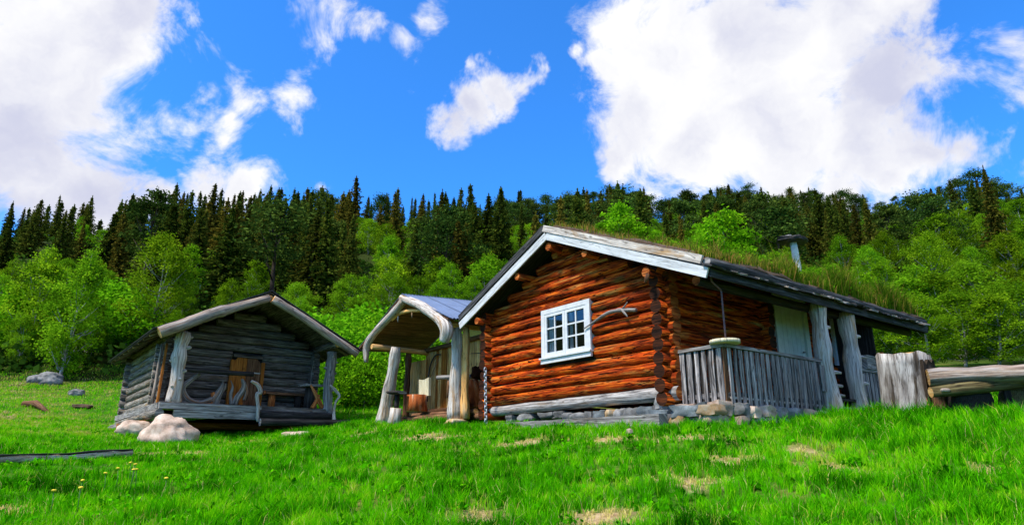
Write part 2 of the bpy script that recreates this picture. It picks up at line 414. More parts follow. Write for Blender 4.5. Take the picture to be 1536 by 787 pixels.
    def box(self, lo, hi, jit=0.0):
        lo, hi = np.asarray(lo, float), np.asarray(hi, float)
        s = hi - lo; c = (lo + hi) / 2; k = int(np.argmax(s))
        a = c.copy(); e = c.copy(); a[k] = lo[k]; e[k] = hi[k]
        o = [i for i in range(3) if i != k]
        up = np.zeros(3); up[o[1]] = 1
        return self.board(a, e, s[o[0]], s[o[1]], up, jit, 1)
    def stone(self, c, size, seed=0, blocky=2.6, res=5, rot=0.0, rough=.14):
        c = np.asarray(c, float); b = len(self.v); idx = {}
        def vid(q):
            key = tuple(np.round(q, 5))
            if key not in idx:
                d = q / (np.sum(np.abs(q) ** blocky) ** (1 / blocky))
                d = d * (1 + rough * 1.6 * nz(d, 1.1, seed) + rough * .8 * nz(d, 2.6, seed + 9) + rough * .4 * nz(d, 6.0, seed + 4))
                d = d * np.asarray(size) / 2
                ca, sa = math.cos(rot), math.sin(rot)
                self.v.append(c + V(d[0] * ca - d[1] * sa, d[0] * sa + d[1] * ca, d[2]))
                idx[key] = len(self.v) - 1
            return idx[key]
        for ax in range(3):
            for sg in (-1, 1):
                for i in range(res):
                    for j in range(res):
                        q = []
                        for (p, r) in ((i, j), (i + 1, j), (i + 1, j + 1), (i, j + 1)):
                            w = np.zeros(3); w[ax] = sg; w[(ax + 1) % 3] = math.tan((-1 + 2 * p / res) * .785); w[(ax + 2) % 3] = math.tan((-1 + 2 * r / res) * .785)
                            q.append(vid(w))
                        if sg < 0: q = q[::-1]
                        self._face(tuple(q), ((0, 0), (1, 0), (1, 1), (0, 1)), 0, True)
        return self
    def quad(self, a, b_, c, d, mi=0):
        b = len(self.v); self.v += [np.asarray(x, float) for x in (a, b_, c, d)]
        self._face((b, b + 1, b + 2, b + 3), ((0, 0), (1, 0), (1, 1), (0, 1)), mi); return self
    def poly(self, pts, depth_vec, mi=0):
        """closed outline extruded by depth_vec"""
        n = len(pts); b = len(self.v); dv = np.asarray(depth_vec, float)
        P = [np.asarray(p, float) for p in pts]
        self.v += P + [p + dv for p in P]
        u0 = random.uniform(0, 10)
        uvf = lambda p: (u0 + p[2], p[0] + p[1])
        self._face(tuple(range(b + n - 1, b - 1, -1)), tuple(uvf(p) for p in P[::-1]), mi)
        self._face(tuple(range(b + n, b + 2 * n)), tuple(uvf(p) for p in P), mi)
        for i in range(n):
            j = (i + 1) % n
            self._face((b + i, b + j, b + n + j, b + n + i), (uvf(P[i]), uvf(P[j]), (uvf(P[j])[0], uvf(P[j])[1] + .1), (uvf(P[i])[0], uvf(P[i])[1] + .1)), mi)
        return self
    def mesh(self, name):
        me = bpy.data.meshes.new(name)
        me.from_pydata([tuple(p) for p in self.v], [], self.f)
        lay = me.uv_layers.new(name='UVMap')
        flat = [c for f in self.uv for uv in f for c in uv]
        lay.data.foreach_set('uv', flat)
        me.polygons.foreach_set('material_index', self.mi)
        me.polygons.foreach_set('use_smooth', self.sm)
        me.update()
        return me
    def build(self, name, mat, parent=None, label=None):
        me = self.mesh(name)
        mats = mat if isinstance(mat, (list, tuple)) else [mat]
        for m in mats: me.materials.append(MT[m])
        if len(mats) == 1:
            me.polygons.foreach_set('material_index', [0] * len(me.polygons))
        o = bpy.data.objects.new(name, me); COL.objects.link(o)
        if parent is not None: o.parent = parent
        if label: o['label'] = label
        return o
def tag(o, label, cat, group=None, kind=None):
    if label: o['label'] = label
    if cat: o['category'] = cat
    if group: o['group'] = group
    if kind: o['kind'] = kind
    return o
def empty(name, loc, rz=0.0, label=None, cat=None, group=None):
    o = bpy.data.objects.new(name, None); COL.objects.link(o)
    o.empty_display_size = .2
    o.location = tuple(float(c) for c in loc); o.rotation_euler = (0, 0, rz)
    return tag(o, label, cat, group)
def logpath(p0, p1, seg=6, bow=0.01):
    p0, p1 = np.asarray(p0, float), np.asarray(p1, float)
    out = []
    ph = random.uniform(0, 6)
    for i in range(seg + 1):
        f = i / seg
        out.append(p0 + (p1 - p0) * f + V(0, 0, 1) * bow * math.sin(ph + f * 5) + V(random.uniform(-1, 1), random.uniform(-1, 1), 0) * bow * .4)
    return out
def log(name, p0, p1, r0, r1, mat, parent, n=10, seg=7, jit=.05, bow=.008, label=None):
    rad = [r0 + (r1 - r0) * i / seg for i in range(seg + 1)]
    return MB().tube(logpath(p0, p1, seg, bow), rad, n, jit).build(name, mat, parent, label)
def plank(name, p0, p1, w, t, mat, parent, up=(0, 0, 1), jit=.004, seg=3, taper=1.0, label=None):
    return MB().board(p0, p1, w, t, up, jit, seg, taper).build(name, mat, parent, label)
def smooth_path(ctrl, per=5):
    """Catmull-Rom through control points (x, y, z, r)"""
    C = [np.asarray(c, float) for c in ctrl]
    C = [2 * C[0] - C[1]] + C + [2 * C[-1] - C[-2]]
    out = []
    for i in range(1, len(C) - 2):
        for k in range(per):
            t = k / per; a, b, c, d = C[i - 1:i + 3]
            out.append(.5 * ((2 * b) + (c - a) * t + (2 * a - 5 * b + 4 * c - d) * t * t + (3 * b - a - 3 * c + d) * t ** 3))
    out.append(C[-2])
    return [o[:3] for o in out], [max(float(o[3]), .004) for o in out]
def limb(name, ctrl, mat, parent, n=9, jit=.10, per=5, label=None, flat=None, freq=4.0):
    p, r = smooth_path(ctrl, per)
    return MB().tube(p, r, n, jit, flat=flat, freq=freq).build(name, mat, parent, label)

# ------------------------------------------------------------------ terrain
CY_ = 0.651                                            # yaw of the cabin
CA = V(2.813, 11.872, 1.009)                           # near corner of the cabin
CX_, CYV = V(math.cos(CY_), math.sin(CY_), 0), V(-math.sin(CY_), math.cos(CY_), 0)
def cab(x, y, z=0.0): return CA + CX_ * x + CYV * y + V(0, 0, z)
SY_ = 0.66
SB = V(-9.033, 17.445, 1.471)
SX_, SYV = V(math.cos(SY_), math.sin(SY_), 0), V(-math.sin(SY_), math.cos(SY_), 0)
def shd(x, y, z=0.0): return SB + SX_ * x + SYV * y + V(0, 0, z)

CTRL = np.array([
    (0, 0, -1.30), (0, 5.8, -.52), (0, 7.2, -.33), (0, 9, -.08), (-.6, 13, .40), (-4.3, 6, -.55), (3.6, 5, -.40), (4.1, 8, -.05), (5.8, 7.5, -.02),
    (-6.6, 10, -.14), (-10, 10, -.05), (-7.3, 14.5, .25), (-8.3, 16.4, .33), (-5.1, 20.3, 1.02), (-13, 22.6, 1.15), (-10, 17, .55), (-9, 21, .9),
    (3.5, 11.0, .55), (2.2, 11.2, .52), (-.5, 16.0, .80), (-3.8, 20, 1.08), (-1.6, 17.6, .93), (7.0, 12.0, .72), (9.3, 12, .90), (6.7, 9, .42), (12, 10, .9),
    (6.5, 14.2, .85), (3, 17, 1.1), (8.5, 18, 1.6), (-6, 26, 2.1), (0, 28, 2.6), (10, 26, 3.1), (18, 18, 2.3), (22, 28, 4.0),
    (-13, 17, .68), (-17, 20, 1.3), (-20, 25, 2.2), (-26, 34, 3.9), (-14, 32, 3.3), (-4, 36, 4.6), (10, 38, 5.6), (26, 38, 6.4), (-16, 8, -.1), (14, 4, .2), (-10, 0, -1.3), (10, -2, -.9), (-25, 12, .4), (28, 12, 1.8)])
def _tps():
    P = CTRL[:, :2]; n = len(P)
    d = np.linalg.norm(P[:, None] - P[None], axis=2)
    K = np.where(d > 0, d * d * np.log(d + 1e-12), 0) + np.eye(n) * 1.5
    Q = np.c_[np.ones(n), P]
    A = np.block([[K, Q], [Q.T, np.zeros((3, 3))]])
    return np.linalg.solve(A, np.r_[CTRL[:, 2], 0, 0, 0])
_TW = _tps()
def _vn(x, y, s):
    """cheap smooth noise from a few sines"""
    x, y = x * s, y * s
    return (np.sin(x * 1.3 + 1.7 * np.sin(y * .9)) * np.cos(y * 1.1 + 1.3 * np.sin(x * .7)) + .5 * np.sin(2.3 * x + 3.1 + y) * np.cos(2.7 * y - x * 1.4)) / 1.5
def height(x, y, bumps=True):
    x = np.asarray(x, float); y = np.asarray(y, float)
    shp = x.shape; xf, yf = x.ravel(), y.ravel()
    xc, yc = np.clip(xf, -28, 28), np.clip(yf, -3, 38)
    d = np.sqrt((xc[:, None] - CTRL[None, :, 0]) ** 2 + (yc[:, None] - CTRL[None, :, 1]) ** 2)
    z = np.where(d > 0, d * d * np.log(d + 1e-12), 0) @ _TW[:-3] + _TW[-3] + _TW[-2] * xc + _TW[-1] * yc
    # beyond the meadow: the wooded hillside
    r = np.hypot(xf * .55, yf)
    az = np.arctan2(xf, np.maximum(yf, 1))
    ridge = 185 + 22 * np.sin(az * 4 + .6) - 38 * np.exp(-((az + .62) / .22) ** 2)
    t = np.clip(r - 36, 0, None)
    up = np.minimum(t, ridge - 36)
    hill = up * .365 + .00028 * up * up + np.clip(t - (ridge - 36), 0, None) * -.10
    hill = hill + 3.2 * _vn(xf, yf, .035) * np.clip(t / 40, 0, 1) + 1.0 * _vn(xf, yf, .11) * np.clip(t / 30, 0, 1)
    z = z + np.where(yf > 0, hill, 0)
    if bumps:
        nr = np.clip(1.2 - np.hypot(xf, yf - 10) / 40, 0, 1)
        z = z + nr * (.075 * _vn(xf, yf, 1.1) + .045 * _vn(xf + 7, yf - 3, 2.7))
    return z.reshape(shp)
def hz(x, y): return float(height(np.array([x]), np.array([y]))[0])
def ground_hit(px, py):
    d = ray(px, py); t = 3.0
    for _ in range(4000):
        q = d * t
        if q[2] < hz(q[0], q[1]): return q
        t *= 1.004
    return q

# bare and trodden spots (photo position -> real ground), radius along x, y in metres
SPOTS = []
for (px, py, rx, ry) in [(1030, 724, .36, .42), (712, 778, .30, .40), (905, 772, .38, .40), (1035, 778, .22, .3), (1200, 680, .25, .45), (1272, 704, .25, .5), (1100, 690, .35, .3), (1490, 710, .3, .4), (1390, 718, .2, .2),
                         (560, 654, 1.0, .35), (655, 660, 1.0, .7), (790, 663, 1.1, .3), (900, 662, .7, .28), (330, 672, .7, .6), (300, 680, .4, .3), (375, 665, .8, .6), (395, 668, .3, .3), (225, 682, .35, .4), (1050, 655, .5, .2),
                         (25, 768, .3, .25), (700, 690, .2, .2), (1200, 702, .12, .2)]:
    q = ground_hit(px, py); SPOTS.append((q[0], q[1], rx, ry))
def bareness(x, y):
    b = np.zeros_like(x)
    wob = .5 * _vn(x, y, 3.3) + .4 * _vn(x + 3, y, 8.0)
    for (sx, sy, rx, ry) in SPOTS:
        d = np.hypot((x - sx) / rx, (y - sy) / ry) + wob
        b = np.maximum(b, np.clip((1.15 - d) / .75, 0, 1))
    return b

def build_ground():
    def axis(lo, hi, c, n, k):
        t = np.linspace(-1, 1, n); s = np.sinh(t * k) / math.sinh(k)
        return np.where(s < 0, c + s * (c - lo), c + s * (hi - c))
    xs = axis(-420, 420, 0, 300, 5.2); ys = axis(-60, 520, 11, 320, 5.4)
    X, Y = np.meshgrid(xs, ys)
    Z = height(X, Y)
    # keep the soil out of the buildings
    P = np.c_[X.ravel(), Y.ravel(), Z.ravel()]
    nx, ny = len(xs), len(ys)
    i, j = np.meshgrid(np.arange(ny - 1), np.arange(nx - 1), indexing='ij')
    a = (i * nx + j).ravel()
    F = np.c_[a, a + 1, a + nx + 1, a + nx]
    me = bpy.data.meshes.new('ground')
    me.from_pydata(P.tolist(), [], F.tolist())
    at1 = me.attributes.new('bare', 'FLOAT', 'POINT'); at1.data.foreach_set('value', bareness(P[:, 0], P[:, 1]).astype(np.float32))
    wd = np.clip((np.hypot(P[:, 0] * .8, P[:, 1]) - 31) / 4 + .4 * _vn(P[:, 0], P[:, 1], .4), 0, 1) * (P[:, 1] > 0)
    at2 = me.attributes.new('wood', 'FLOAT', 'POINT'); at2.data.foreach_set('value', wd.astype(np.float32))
    me.polygons.foreach_set('use_smooth', [True] * len(me.polygons))
    me.materials.append(MT['ground']); me.update()
    o = bpy.data.objects.new('ground', me); COL.objects.link(o)
    o['kind'] = 'structure'; o['label'] = 'sloping green meadow rising to the wooded hillside'
build_ground()

# ------------------------------------------------------------------ the log cabin
def cabhit(px, py, ax, val, org=CA, ex=CX_, ey=CYV):
    d = ray(px, py); n = (ex, ey, V(0, 0, 1))[ax]
    t = (val + org @ n) / (d @ n); q = d * t - org
    return V(q @ ex, q @ ey, q[2])
W, LEN, OG, ZR, MS, RO, LO = 5.451, 7.2, .517, 3.695, .430, 1.34, .677
XB = 7.8
def roofz(y): return ZR - abs(y - W / 2) * MS
_nr = math.hypot(1, MS)
def rn(side): return V(0, -side * MS / _nr, 1 / _nr)      # roof normal; side=+1 right slope (towards -y)... tilted outwards
def rpt(x, y, off=0.0):
    s = 1 if y < W / 2 else -1
    return V(x, y, roofz(y)) + rn(s) * off

def build_cabin():
    C = empty('log_cabin', CA, CY_, 'red brown log cabin with grassy sod roof and white barge boards', 'cabin')
    P = .235
    wy0, wy1, wz0, wz1 = 1.80, 3.38, 1.05, 2.19
    # gable wall logs
    for k in range(16):
        z = .12 + P * k
        if z < 2.36:
            y0, y1 = -.20 - random.uniform(0, .05), W + .20 + random.uniform(0, .05)
        else:
            half = (roofz(W / 2) - .05 - z - .10) / MS
            if half < .25: break
            y0, y1 = W / 2 - half, W / 2 + half
        r = .119 + random.uniform(-.006, .006)
        m = ['grey', 'logend'] if k == 0 else ['log', 'logend']
        def piece(a, b, ra, rb):
            log('wall_log', (random.uniform(-.012, .012), a, z), (random.uniform(-.012, .012), b, z + random.uniform(-.012, .012)), ra, rb, m, C, n=16, seg=26, jit=.06,
                label='silvery weathered sill log' if k == 0 else None)
        if z + .13 > wz0 + .06 and z - .12 < wz1 - .10:
            piece(y0, wy0 + .02, r + .008, r); piece(wy1 - .02, y1, r, r - .006)
        else:
            piece(y0, y1, r + .006, r - .006)
    # side walls, half a course lower, their ends stand out in front of the gable
    def side(y, opens):
        for k in range(11):
            z = .02 + P * k
            if z > 2.45: break
            xs = [-.26 - random.uniform(0, .06)]
            cut = sorted((a, b) for a, b, c, d in opens if z + .1 > c and z - .1 < d)
            for a, b in cut: xs += [a, b]
            xs.append(LEN + .2)
            for i in range(0, len(xs), 2):
                r = .119 + random.uniform(-.008, .01)
                log('wall_log', (xs[i], y + random.uniform(-.01, .01), z), (xs[i + 1], y, z), r, r - .006, ['log', 'logdark'], C, n=11, seg=8)
    side(0, [(3.42, 4.60, .3, 2.40), (5.72, 6.85, 1.1, 2.25)])
    side(W, [])
    for k in range(10):
        log('wall_log', (LEN, -.2, .12 + P * k), (LEN, W + .2, .12 + P * k), .125, .12, ['log', 'logend'], C, n=8, seg=3)
    # partition wall whose log ends show beside the door
    for k in range(10):
        log('partition_log_end', (3.0, -.24 - random.uniform(0, .05), .12 + P * k), (3.0, .55, .12 + P * k), .122, .118, ['log', 'logdark'], C, n=10, seg=3)
    # dark chinking sheet behind the logs; its near-black puts shade into the seams
    def seam_dark(pts, dv): MB().poly(pts, dv).build('seam_shade_backing', 'dark_room', C)
    seam_dark([(.03, .1, .05), (.03, wy0, .05), (.03, wy0, 2.45), (.03, .1, 2.45)], (.05, 0, 0)); seam_dark([(.03, wy1, .05), (.03, W - .1, .05), (.03, W - .1, 2.45), (.03, wy1, 2.45)], (.05, 0, 0))
    seam_dark([(.03, wy0, .05), (.03, wy1, .05), (.03, wy1, wz0), (.03, wy0, wz0)], (.05, 0, 0)); seam_dark([(.03, wy0, wz1), (.03, wy1, wz1), (.03, wy1, 2.45), (.03, wy0, 2.45)], (.05, 0, 0))
    seam_dark([(.03, .3, 2.45), (.03, W - .3, 2.45), (.03, W / 2, 3.5)], (.05, 0, 0))
    seam_dark([(.1, .03, .05), (3.42, .03, .05), (3.42, .03, 2.45), (.1, .03, 2.45)], (0, .04, 0)); seam_dark([(4.6, .03, .05), (5.72, .03, .05), (5.72, .03, 2.45), (4.6, .03, 2.45)], (0, .04, 0))
    # purlins
    for (y, z, r) in ((1.61, 3.02, .085), (.02, 2.27, .09), (3.84, 3.02, .085), (5.45, 2.25, .09), (W / 2, 3.46, .09)):
        log('purlin', (-.47, y, z), (XB - .1, y, z), r, r, ['log', 'logend'], C, n=10, seg=6)
    log('porch_beam', (-.35, -.98, 1.92), (XB - .1, -.98, 1.92), .085, .08, ['darkwood', 'logend'], C, n=10, seg=6)
    limb('purlin_bracket', [(-.46, -.02, 2.22, .035), (-.50, -.03, 2.14, .04), (-.48, .02, 2.09, .025), (-.47, .06, 2.10, .010)], 'brown', C, per=3)
    # roof deck boards
    for s, ye in ((1, -RO), (-1, W + LO)):
        mesh = None
        n = 38
        for i in range(n):
            x = -OG + .13 + (XB + OG - .15) * i / (n - 1)
            if mesh is None:
                o = plank('roof_board', rpt(0, W / 2 - .001 * s, .085), rpt(0, ye + .02 * s, .085), .214, .03, 'darkwood', C, up=rn(s), jit=.002, seg=2); mesh = o.data
            else:
                o = bpy.data.objects.new('roof_board', mesh); COL.objects.link(o); o.parent = C
            o.location = (x, 0, random.uniform(-.004, .004))
    # barge boards: white board below, grey board above it
    for s, ye in ((1, -RO), (-1, W + LO)):
        a, b = (W / 2, ye)
        dv = -s
        plank('barge_board', rpt(-OG, W / 2 + s * .036 * 0, 0.0) + V(0, 0, 0), rpt(-OG, ye, 0.0), .032, .175, 'whitepaint', C, up=rn(s), jit=.0015, seg=8, label='white painted barge board')
        ye2 = -RO + .16 if s == 1 else W + LO - .05
        plank('wind_board', rpt(-OG - .012, W / 2, .205), rpt(-OG - .012, ye2, .195), .04, .145, 'silver' if s == 1 else 'eave', C, up=rn(s), jit=.004, seg=8, label='weathered grey wind board' if s == 1 else None)
        plank('dark_gap_strip', rpt(-OG + .03, W / 2, .115), rpt(-OG + .03, ye, .112), .05, .03, 'iron', C, up=rn(s), jit=.001, seg=4)  # dark strip, paints the shaded gap between white and grey board
        plank('barge_board', rpt(XB, W / 2, 0.0), rpt(XB, ye, 0.0), .032, .175, 'eave', C, up=rn(s), jit=.002, seg=5)
    # right eave: fascia, turf log, slabs of bark and slate
    ze = roofz(-RO)
    plank('eave_fascia', (-OG + .05, -RO - .015, ze + .01), (XB, -RO - .015, ze + .01), .035, .15, 'eave', C, up=(0, 0, 1), seg=12, jit=.006)
    log('turf_log', (-OG + .04, -RO + .02, ze + .20), (XB - .02, -RO + .02, ze + .19), .085, .08, ['eave', 'grey'], C, n=9, seg=16, jit=.12)
    for i in range(26):
        x = -.40 + i * .315 + random.uniform(-.05, .05)
        q = V(x, -RO - .05, ze + .115 + random.uniform(-.015, .02))
        mb = MB().board(q + V(-.13 - random.uniform(0, .06), 0, 0), q + V(.13 + random.uniform(0, .06), 0, random.uniform(-.02, .02)), .22, .028, up=(0, -.38, .92), jit=.02, seg=2)
        mb.build('bark_slab', random.choice(['eave', 'eave', 'slate', 'grey']), C)
    zl = roofz(W + LO)
    log('turf_log', (-OG + .04, W + LO - .02, zl + .2), (XB - .02, W + LO - .02, zl + .19), .085, .08, ['eave', 'grey'], C, n=9, seg=10, jit=.1)
    # sod: a thick uneven slab of soil on each slope
    for s, ye in ((1, -RO + .06), (-1, W + LO - .06)):
        mb = MB(); nx_, ny_ = 56, 22; b = 0
        for lay in (0, 1):
            for i in range(nx_ + 1):
                for j in range(ny_ + 1):
                    x = -OG + .06 + (XB + OG - .12) * i / nx_; y = W / 2 + (ye - W / 2) * j / ny_
                    o = .102 if lay == 0 else .295 + .07 * nz((x, y, 0), 1.5, 3) + .05 * nz((x, y, 0), 4.0, 8) - (.05 if (i in (0, nx_) or j == ny_) else 0)
                    mb.v.append(rpt(x, y + (-.001 * s), o))
        m_ = (nx_ + 1) * (ny_ + 1); w_ = ny_ + 1
        U4 = ((0, 0), (1, 0), (1, 1), (0, 1))
        for i in range(nx_):
            for j in range(ny_):
                q = (i * w_ + j, i * w_ + j + 1, (i + 1) * w_ + j + 1, (i + 1) * w_ + j)
                q = q if s < 0 else q[::-1]
                mb._face(tuple(k + m_ for k in q)[::-1], U4, 0, True)
                mb._face(q, U4, 0, True)
        rim = [i * w_ for i in range(nx_ + 1)], [i * w_ + ny_ for i in range(nx_ + 1)], list(range(w_)), [nx_ * w_ + j for j in range(w_)]
        for line in rim:
            for a, c in zip(line[:-1], line[1:]): mb._face((a, c, c + m_, a + m_), U4)
        mb.build('sod_layer', 'soil', C, label='brown soil of the turf roof')
    # gable window
    Wn = MB().box((0, 0, 0), (.001, .001, .001)).build('window', 'window', C) if False else None
    xw = -.15
    wy0, wy1, wz0, wz1 = 1.82, 3.36, 1.05, 2.17
    win = MB()
    win.box((xw - .02, wy0, wz1 - .10), (xw + .02, wy1, wz1)).box((xw - .02, wy0, wz0 + .07), (xw + .02, wy0 + .11, wz1 - .102)).box((xw - .02, wy1 - .11, wz0 + .07), (xw + .02, wy1, wz1 - .102))
    wo = win.build('window', 'window', C, label='white twelve pane window in the gable wall')
    MB().box((xw - .07, wy0 - .03, wz0 + .035), (xw + .03, wy1 + .03, wz0 + .069)).build('sill', 'window', wo)
    MB().box((xw - .035, wy0 - .01, wz0 - .06), (xw + .02, wy1 + .01, wz0 + .033)).build('apron_board', 'window', wo)
    MB().box((xw + .022, wy0 + .03, wz0 + .04), (xw + .30, wy0 + .055, wz1 - .02)).box((xw + .022, wy1 - .055, wz0 + .04), (xw + .30, wy1 - .03, wz1 - .02)).box((xw + .022, wy0 + .057, wz1 - .05), (xw + .30, wy1 - .057, wz1 - .025)).build('lining', 'window', wo)
    iy0, iy1, iz0, iz1 = wy0 + .11, wy1 - .11, wz0 + .07, wz1 - .10
    mid = (iy0 + iy1) / 2
    for (a, b) in ((iy0, mid - .004), (mid + .004, iy1)):
        sb = MB(); t = .068
        sb.box((xw - .012, a, iz0), (xw + .03, a + t, iz1)).box((xw - .012, b - t, iz0), (xw + .03, b, iz1))
        sb.box((xw - .012, a + t, iz0), (xw + .03, b - t, iz0 + t + .03)).box((xw - .012, a + t, iz1 - t), (xw + .03, b - t, iz1))
        sash = sb.build('sash', 'window', wo)
        sash.name = 'sash'
        # keep to three levels: bars and panes hang from the window itself
        gy0, gy1, gz0, gz1 = a + t, b - t, iz0 + t + .03, iz1 - t
        cy = (gy0 + gy1) / 2
        MB().box((xw - .004, cy - .016, gz0), (xw + .026, cy + .016, gz1)).build('glazing_bar', 'window', wo)
        hs = (gz1 - gz0) / 3
        for k in (1, 2):
            MB().box((xw - .006, gy0, gz0 + hs * k - .016), (xw + .024, cy - .0165, gz0 + hs * k + .016)).box((xw - .006, cy + .0165, gz0 + hs * k - .016), (xw + .024, gy1, gz0 + hs * k + .016)).build('glazing_bar', 'window', wo)
        for k in range(3):
            for (p, q) in ((gy0, cy - .017), (cy + .017, gy1)):
                MB().quad((xw + .012, p, gz0 + hs * k + .018), (xw + .012, p, gz0 + hs * (k + 1) - .018), (xw + .012, q, gz0 + hs * (k + 1) - .018), (xw + .012, q, gz0 + hs * k + .018)).build('pane', 'glass', wo)
    # dim room and curtains behind the panes
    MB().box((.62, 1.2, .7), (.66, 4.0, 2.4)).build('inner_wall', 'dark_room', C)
    for (a, b) in ((wy1 - .36, wy1 - .13), (mid + .06 - .12, mid - .16)):
        mb = MB(); n = 14; lo, hi = min(a, b), max(a, b)
        pts = [(xw + .075 + .014 * math.sin(i * 1.5), lo + (hi - lo) * i / n) for i in range(n + 1)]
        for i in range(n):
            mb.quad((pts[i][0], pts[i][1], iz0 + .02), (pts[i + 1][0], pts[i + 1][1], iz0 + .02), (pts[i + 1][0], pts[i + 1][1], iz1), (pts[i][0], pts[i][1], iz1))
        mb.build('curtain', 'curtain', wo)
    # door on the porch
    dx0, dx1, dz1 = 3.36, 4.66, 2.42
    db = MB().box((dx0, -.15, .15), (dx0 + .15, -.06, dz1)).box((dx1 - .15, -.15, .15), (dx1, -.06, dz1)).box((dx0 + .151, -.15, dz1 - .15), (dx1 - .151, -.06, dz1))
    fr = db.build('door', 'door', C, label='pale green door in a wide frame')
    nb = 6; ww = (dx1 - dx0 - .30) / nb
    for i in range(nb):
        a = dx0 + .15 + ww * i
        MB().box((a + .004, -.10, .17), (a + ww - .004, -.07, dz1 - .152)).build('door_board', 'door', fr)
    limb('door_handle', [(dx1 - .27, -.10, 1.25, .012), (dx1 - .27, -.15, 1.25, .012), (dx1 - .36, -.155, 1.25, .01)], 'iron', fr, n=6, jit=0, per=3)
    MB().box((dx0 + .1, .02, .15), (dx1 - .1, .04, dz1 - .05)).build('door_backing', 'dark_room', fr)
    # porch window
    ax0, ax1, az0, az1 = 5.70, 6.88, 1.08, 2.24
    wb = MB().box((ax0, -.16, az0), (ax0 + .1, -.10, az1)).box((ax1 - .1, -.16, az0), (ax1, -.10, az1)).box((ax0 + .101, -.16, az1 - .1), (ax1 - .101, -.10, az1)).box((ax0 + .101, -.16, az0), (ax1 - .101, -.10, az0 + .1))
    w2 = wb.build('window', 'window', C, label='pale window behind the porch posts')
    for i in (1, 2): MB().box((ax0 + .1 + (ax1 - ax0 - .2) * i / 3 - .015, -.15, az0 + .1), (ax0 + .1 + (ax1 - ax0 - .2) * i / 3 + .015, -.12, az1 - .1)).build('glazing_bar', 'window', w2)
    for i in (1, 2): MB().box((ax0 + .1, -.147, az0 + .1 + (az1 - az0 - .2) * i / 3 - .015), (ax1 - .1, -.123, az0 + .1 + (az1 - az0 - .2) * i / 3 + .015)).build('glazing_bar', 'window', w2)
    for i in range(3):
        a = ax0 + .1 + (ax1 - ax0 - .2) * i / 3; b = ax0 + .1 + (ax1 - ax0 - .2) * (i + 1) / 3
        for k in range(3):
            c = az0 + .1 + (az1 - az0 - .2) * k / 3; d = az0 + .1 + (az1 - az0 - .2) * (k + 1) / 3
            MB().quad((a + .017, -.134, c + .017), (b - .017, -.134, c + .017), (b - .017, -.134, d - .017), (a + .017, -.134, d - .017)).build('pane', 'glass', w2)
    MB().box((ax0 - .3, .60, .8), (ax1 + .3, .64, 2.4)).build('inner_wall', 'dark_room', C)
    for (a, b) in ((ax0 + .1, ax0 + .35), (ax1 - .4, ax1 - .1)):
        MB().box((a, -.05, az0 + .1), (b, -.03, az0 + .55)).build('curtain', 'curtain', w2)
    # porch: floor, posts, fences
    for i in range(7): plank('porch_floor_board', (.12, -.20 - i * .145, -.02), (5.72, -.20 - i * .145, -.02), .138, .035, 'grey', C, seg=2)
    def stub(path, post): limb('branch_stub', path, 'silver', post, n=7, per=3)
    for (px_, top, base, xx) in ((0, (3.18, -1.15, 1.98), (3.22, -1.17, -.16), 0), (1, (4.38, -1.15, 1.96), (4.36, -1.17, -.20), 1)):
        t, b = V(*top), V(*base)
        mb = MB(); k = 16; path, rad = [], []
        for i in range(k + 1):
            f = i / k; q = b + (t - b) * f
            q = q + V(.022 * math.sin(f * 9 + px_ * 2) + .02 * nz((f * 5, px_, 0), 1.0, 4), 0, 0)
            path.append(q); rad.append(.165 + .018 * math.sin(f * 14 + px_) + (.05 * (1 - f / .12) if f < .12 else 0) + .028 * nz((f * 7, px_ * 3, 1), 1.0, 7))
        mb.tube(path, rad, 26, .10, flat=(.62, 1.0), freq=3.2, flute=.14)
        po = mb.build('porch_post', ['silver', 'bargelog'], C, label='waney edged silvery porch post')
        hs_ = ((.62, .20), (.36, .17), (.18, .20), (1.50, .05)) if px_ == 0 else ((1.02, .16), (.48, .10), (.02, .20), (1.45, .06))
        for (h, ln) in hs_:
            f = (h + .16) / 2.1; c = b + (t - b) * f
            stub([(c[0] + .10, c[1] - .06, h, .05), (c[0] + .17, c[1] - .09, h + .01, .035), (c[0] + .17 + ln, c[1] - .10, h + .01, .026)], po)
    def fence(p0, p1, n, nrm, zb=-.13, zt=.80):
        p0, p1, nrm = V(*p0), V(*p1), V(*nrm)
        step = (p1 - p0) / n
        for i in range(n):
            c = p0 + step * (i + .5)
            w = np.linalg.norm(step) * random.uniform(.48, .70)
            plank('fence_board', c + V(0, 0, zb + random.uniform(-.03, .01)) + nrm * .02, c + V(0, 0, zt) + nrm * (.02 + random.uniform(-.004, .01)), w, .022, 'fence', C, up=nrm, jit=.005, seg=4)
            c2 = p0 + step * i
            plank('fence_under_board', c2 + V(0, 0, zb + .02) - nrm * .022, c2 + V(0, 0, zt) - nrm * .022, np.linalg.norm(step) * .62, .018, random.choice(['brown', 'darkwood', 'darkwood', 'darkwood', 'darkwood']), C, up=nrm, jit=.003, seg=2)
        d = (p1 - p0) / np.linalg.norm(p1 - p0)
        plank('fence_rail', p0 - d * .04 + V(0, 0, zt + .035) + nrm * .005, p1 + d * .03 + V(0, 0, zt + .035) + nrm * .005, .11, .055, 'grey', C, seg=6, jit=.006)
        plank('fence_rail', p0 + V(0, 0, zb + .16) - nrm * .035, p1 + V(0, 0, zb + .16) - nrm * .035, .05, .09, 'fence', C, seg=2)
    fence((.05, -.19, 0), (.05, -1.10, 0), 6, (-1, 0, 0))
    fence((.08, -1.12, 0), (3.10, -1.12, 0), 19, (0, -1, 0))
    fence((4.55, -1.12, 0), (5.74, -1.12, 0), 8, (0, -1, 0), zt=.76)
    plank('gate_board', (3.02, -1.19, .25), (3.02, -1.19, .74), .11, .025, 'grey', C, up=(0, -1, 0))
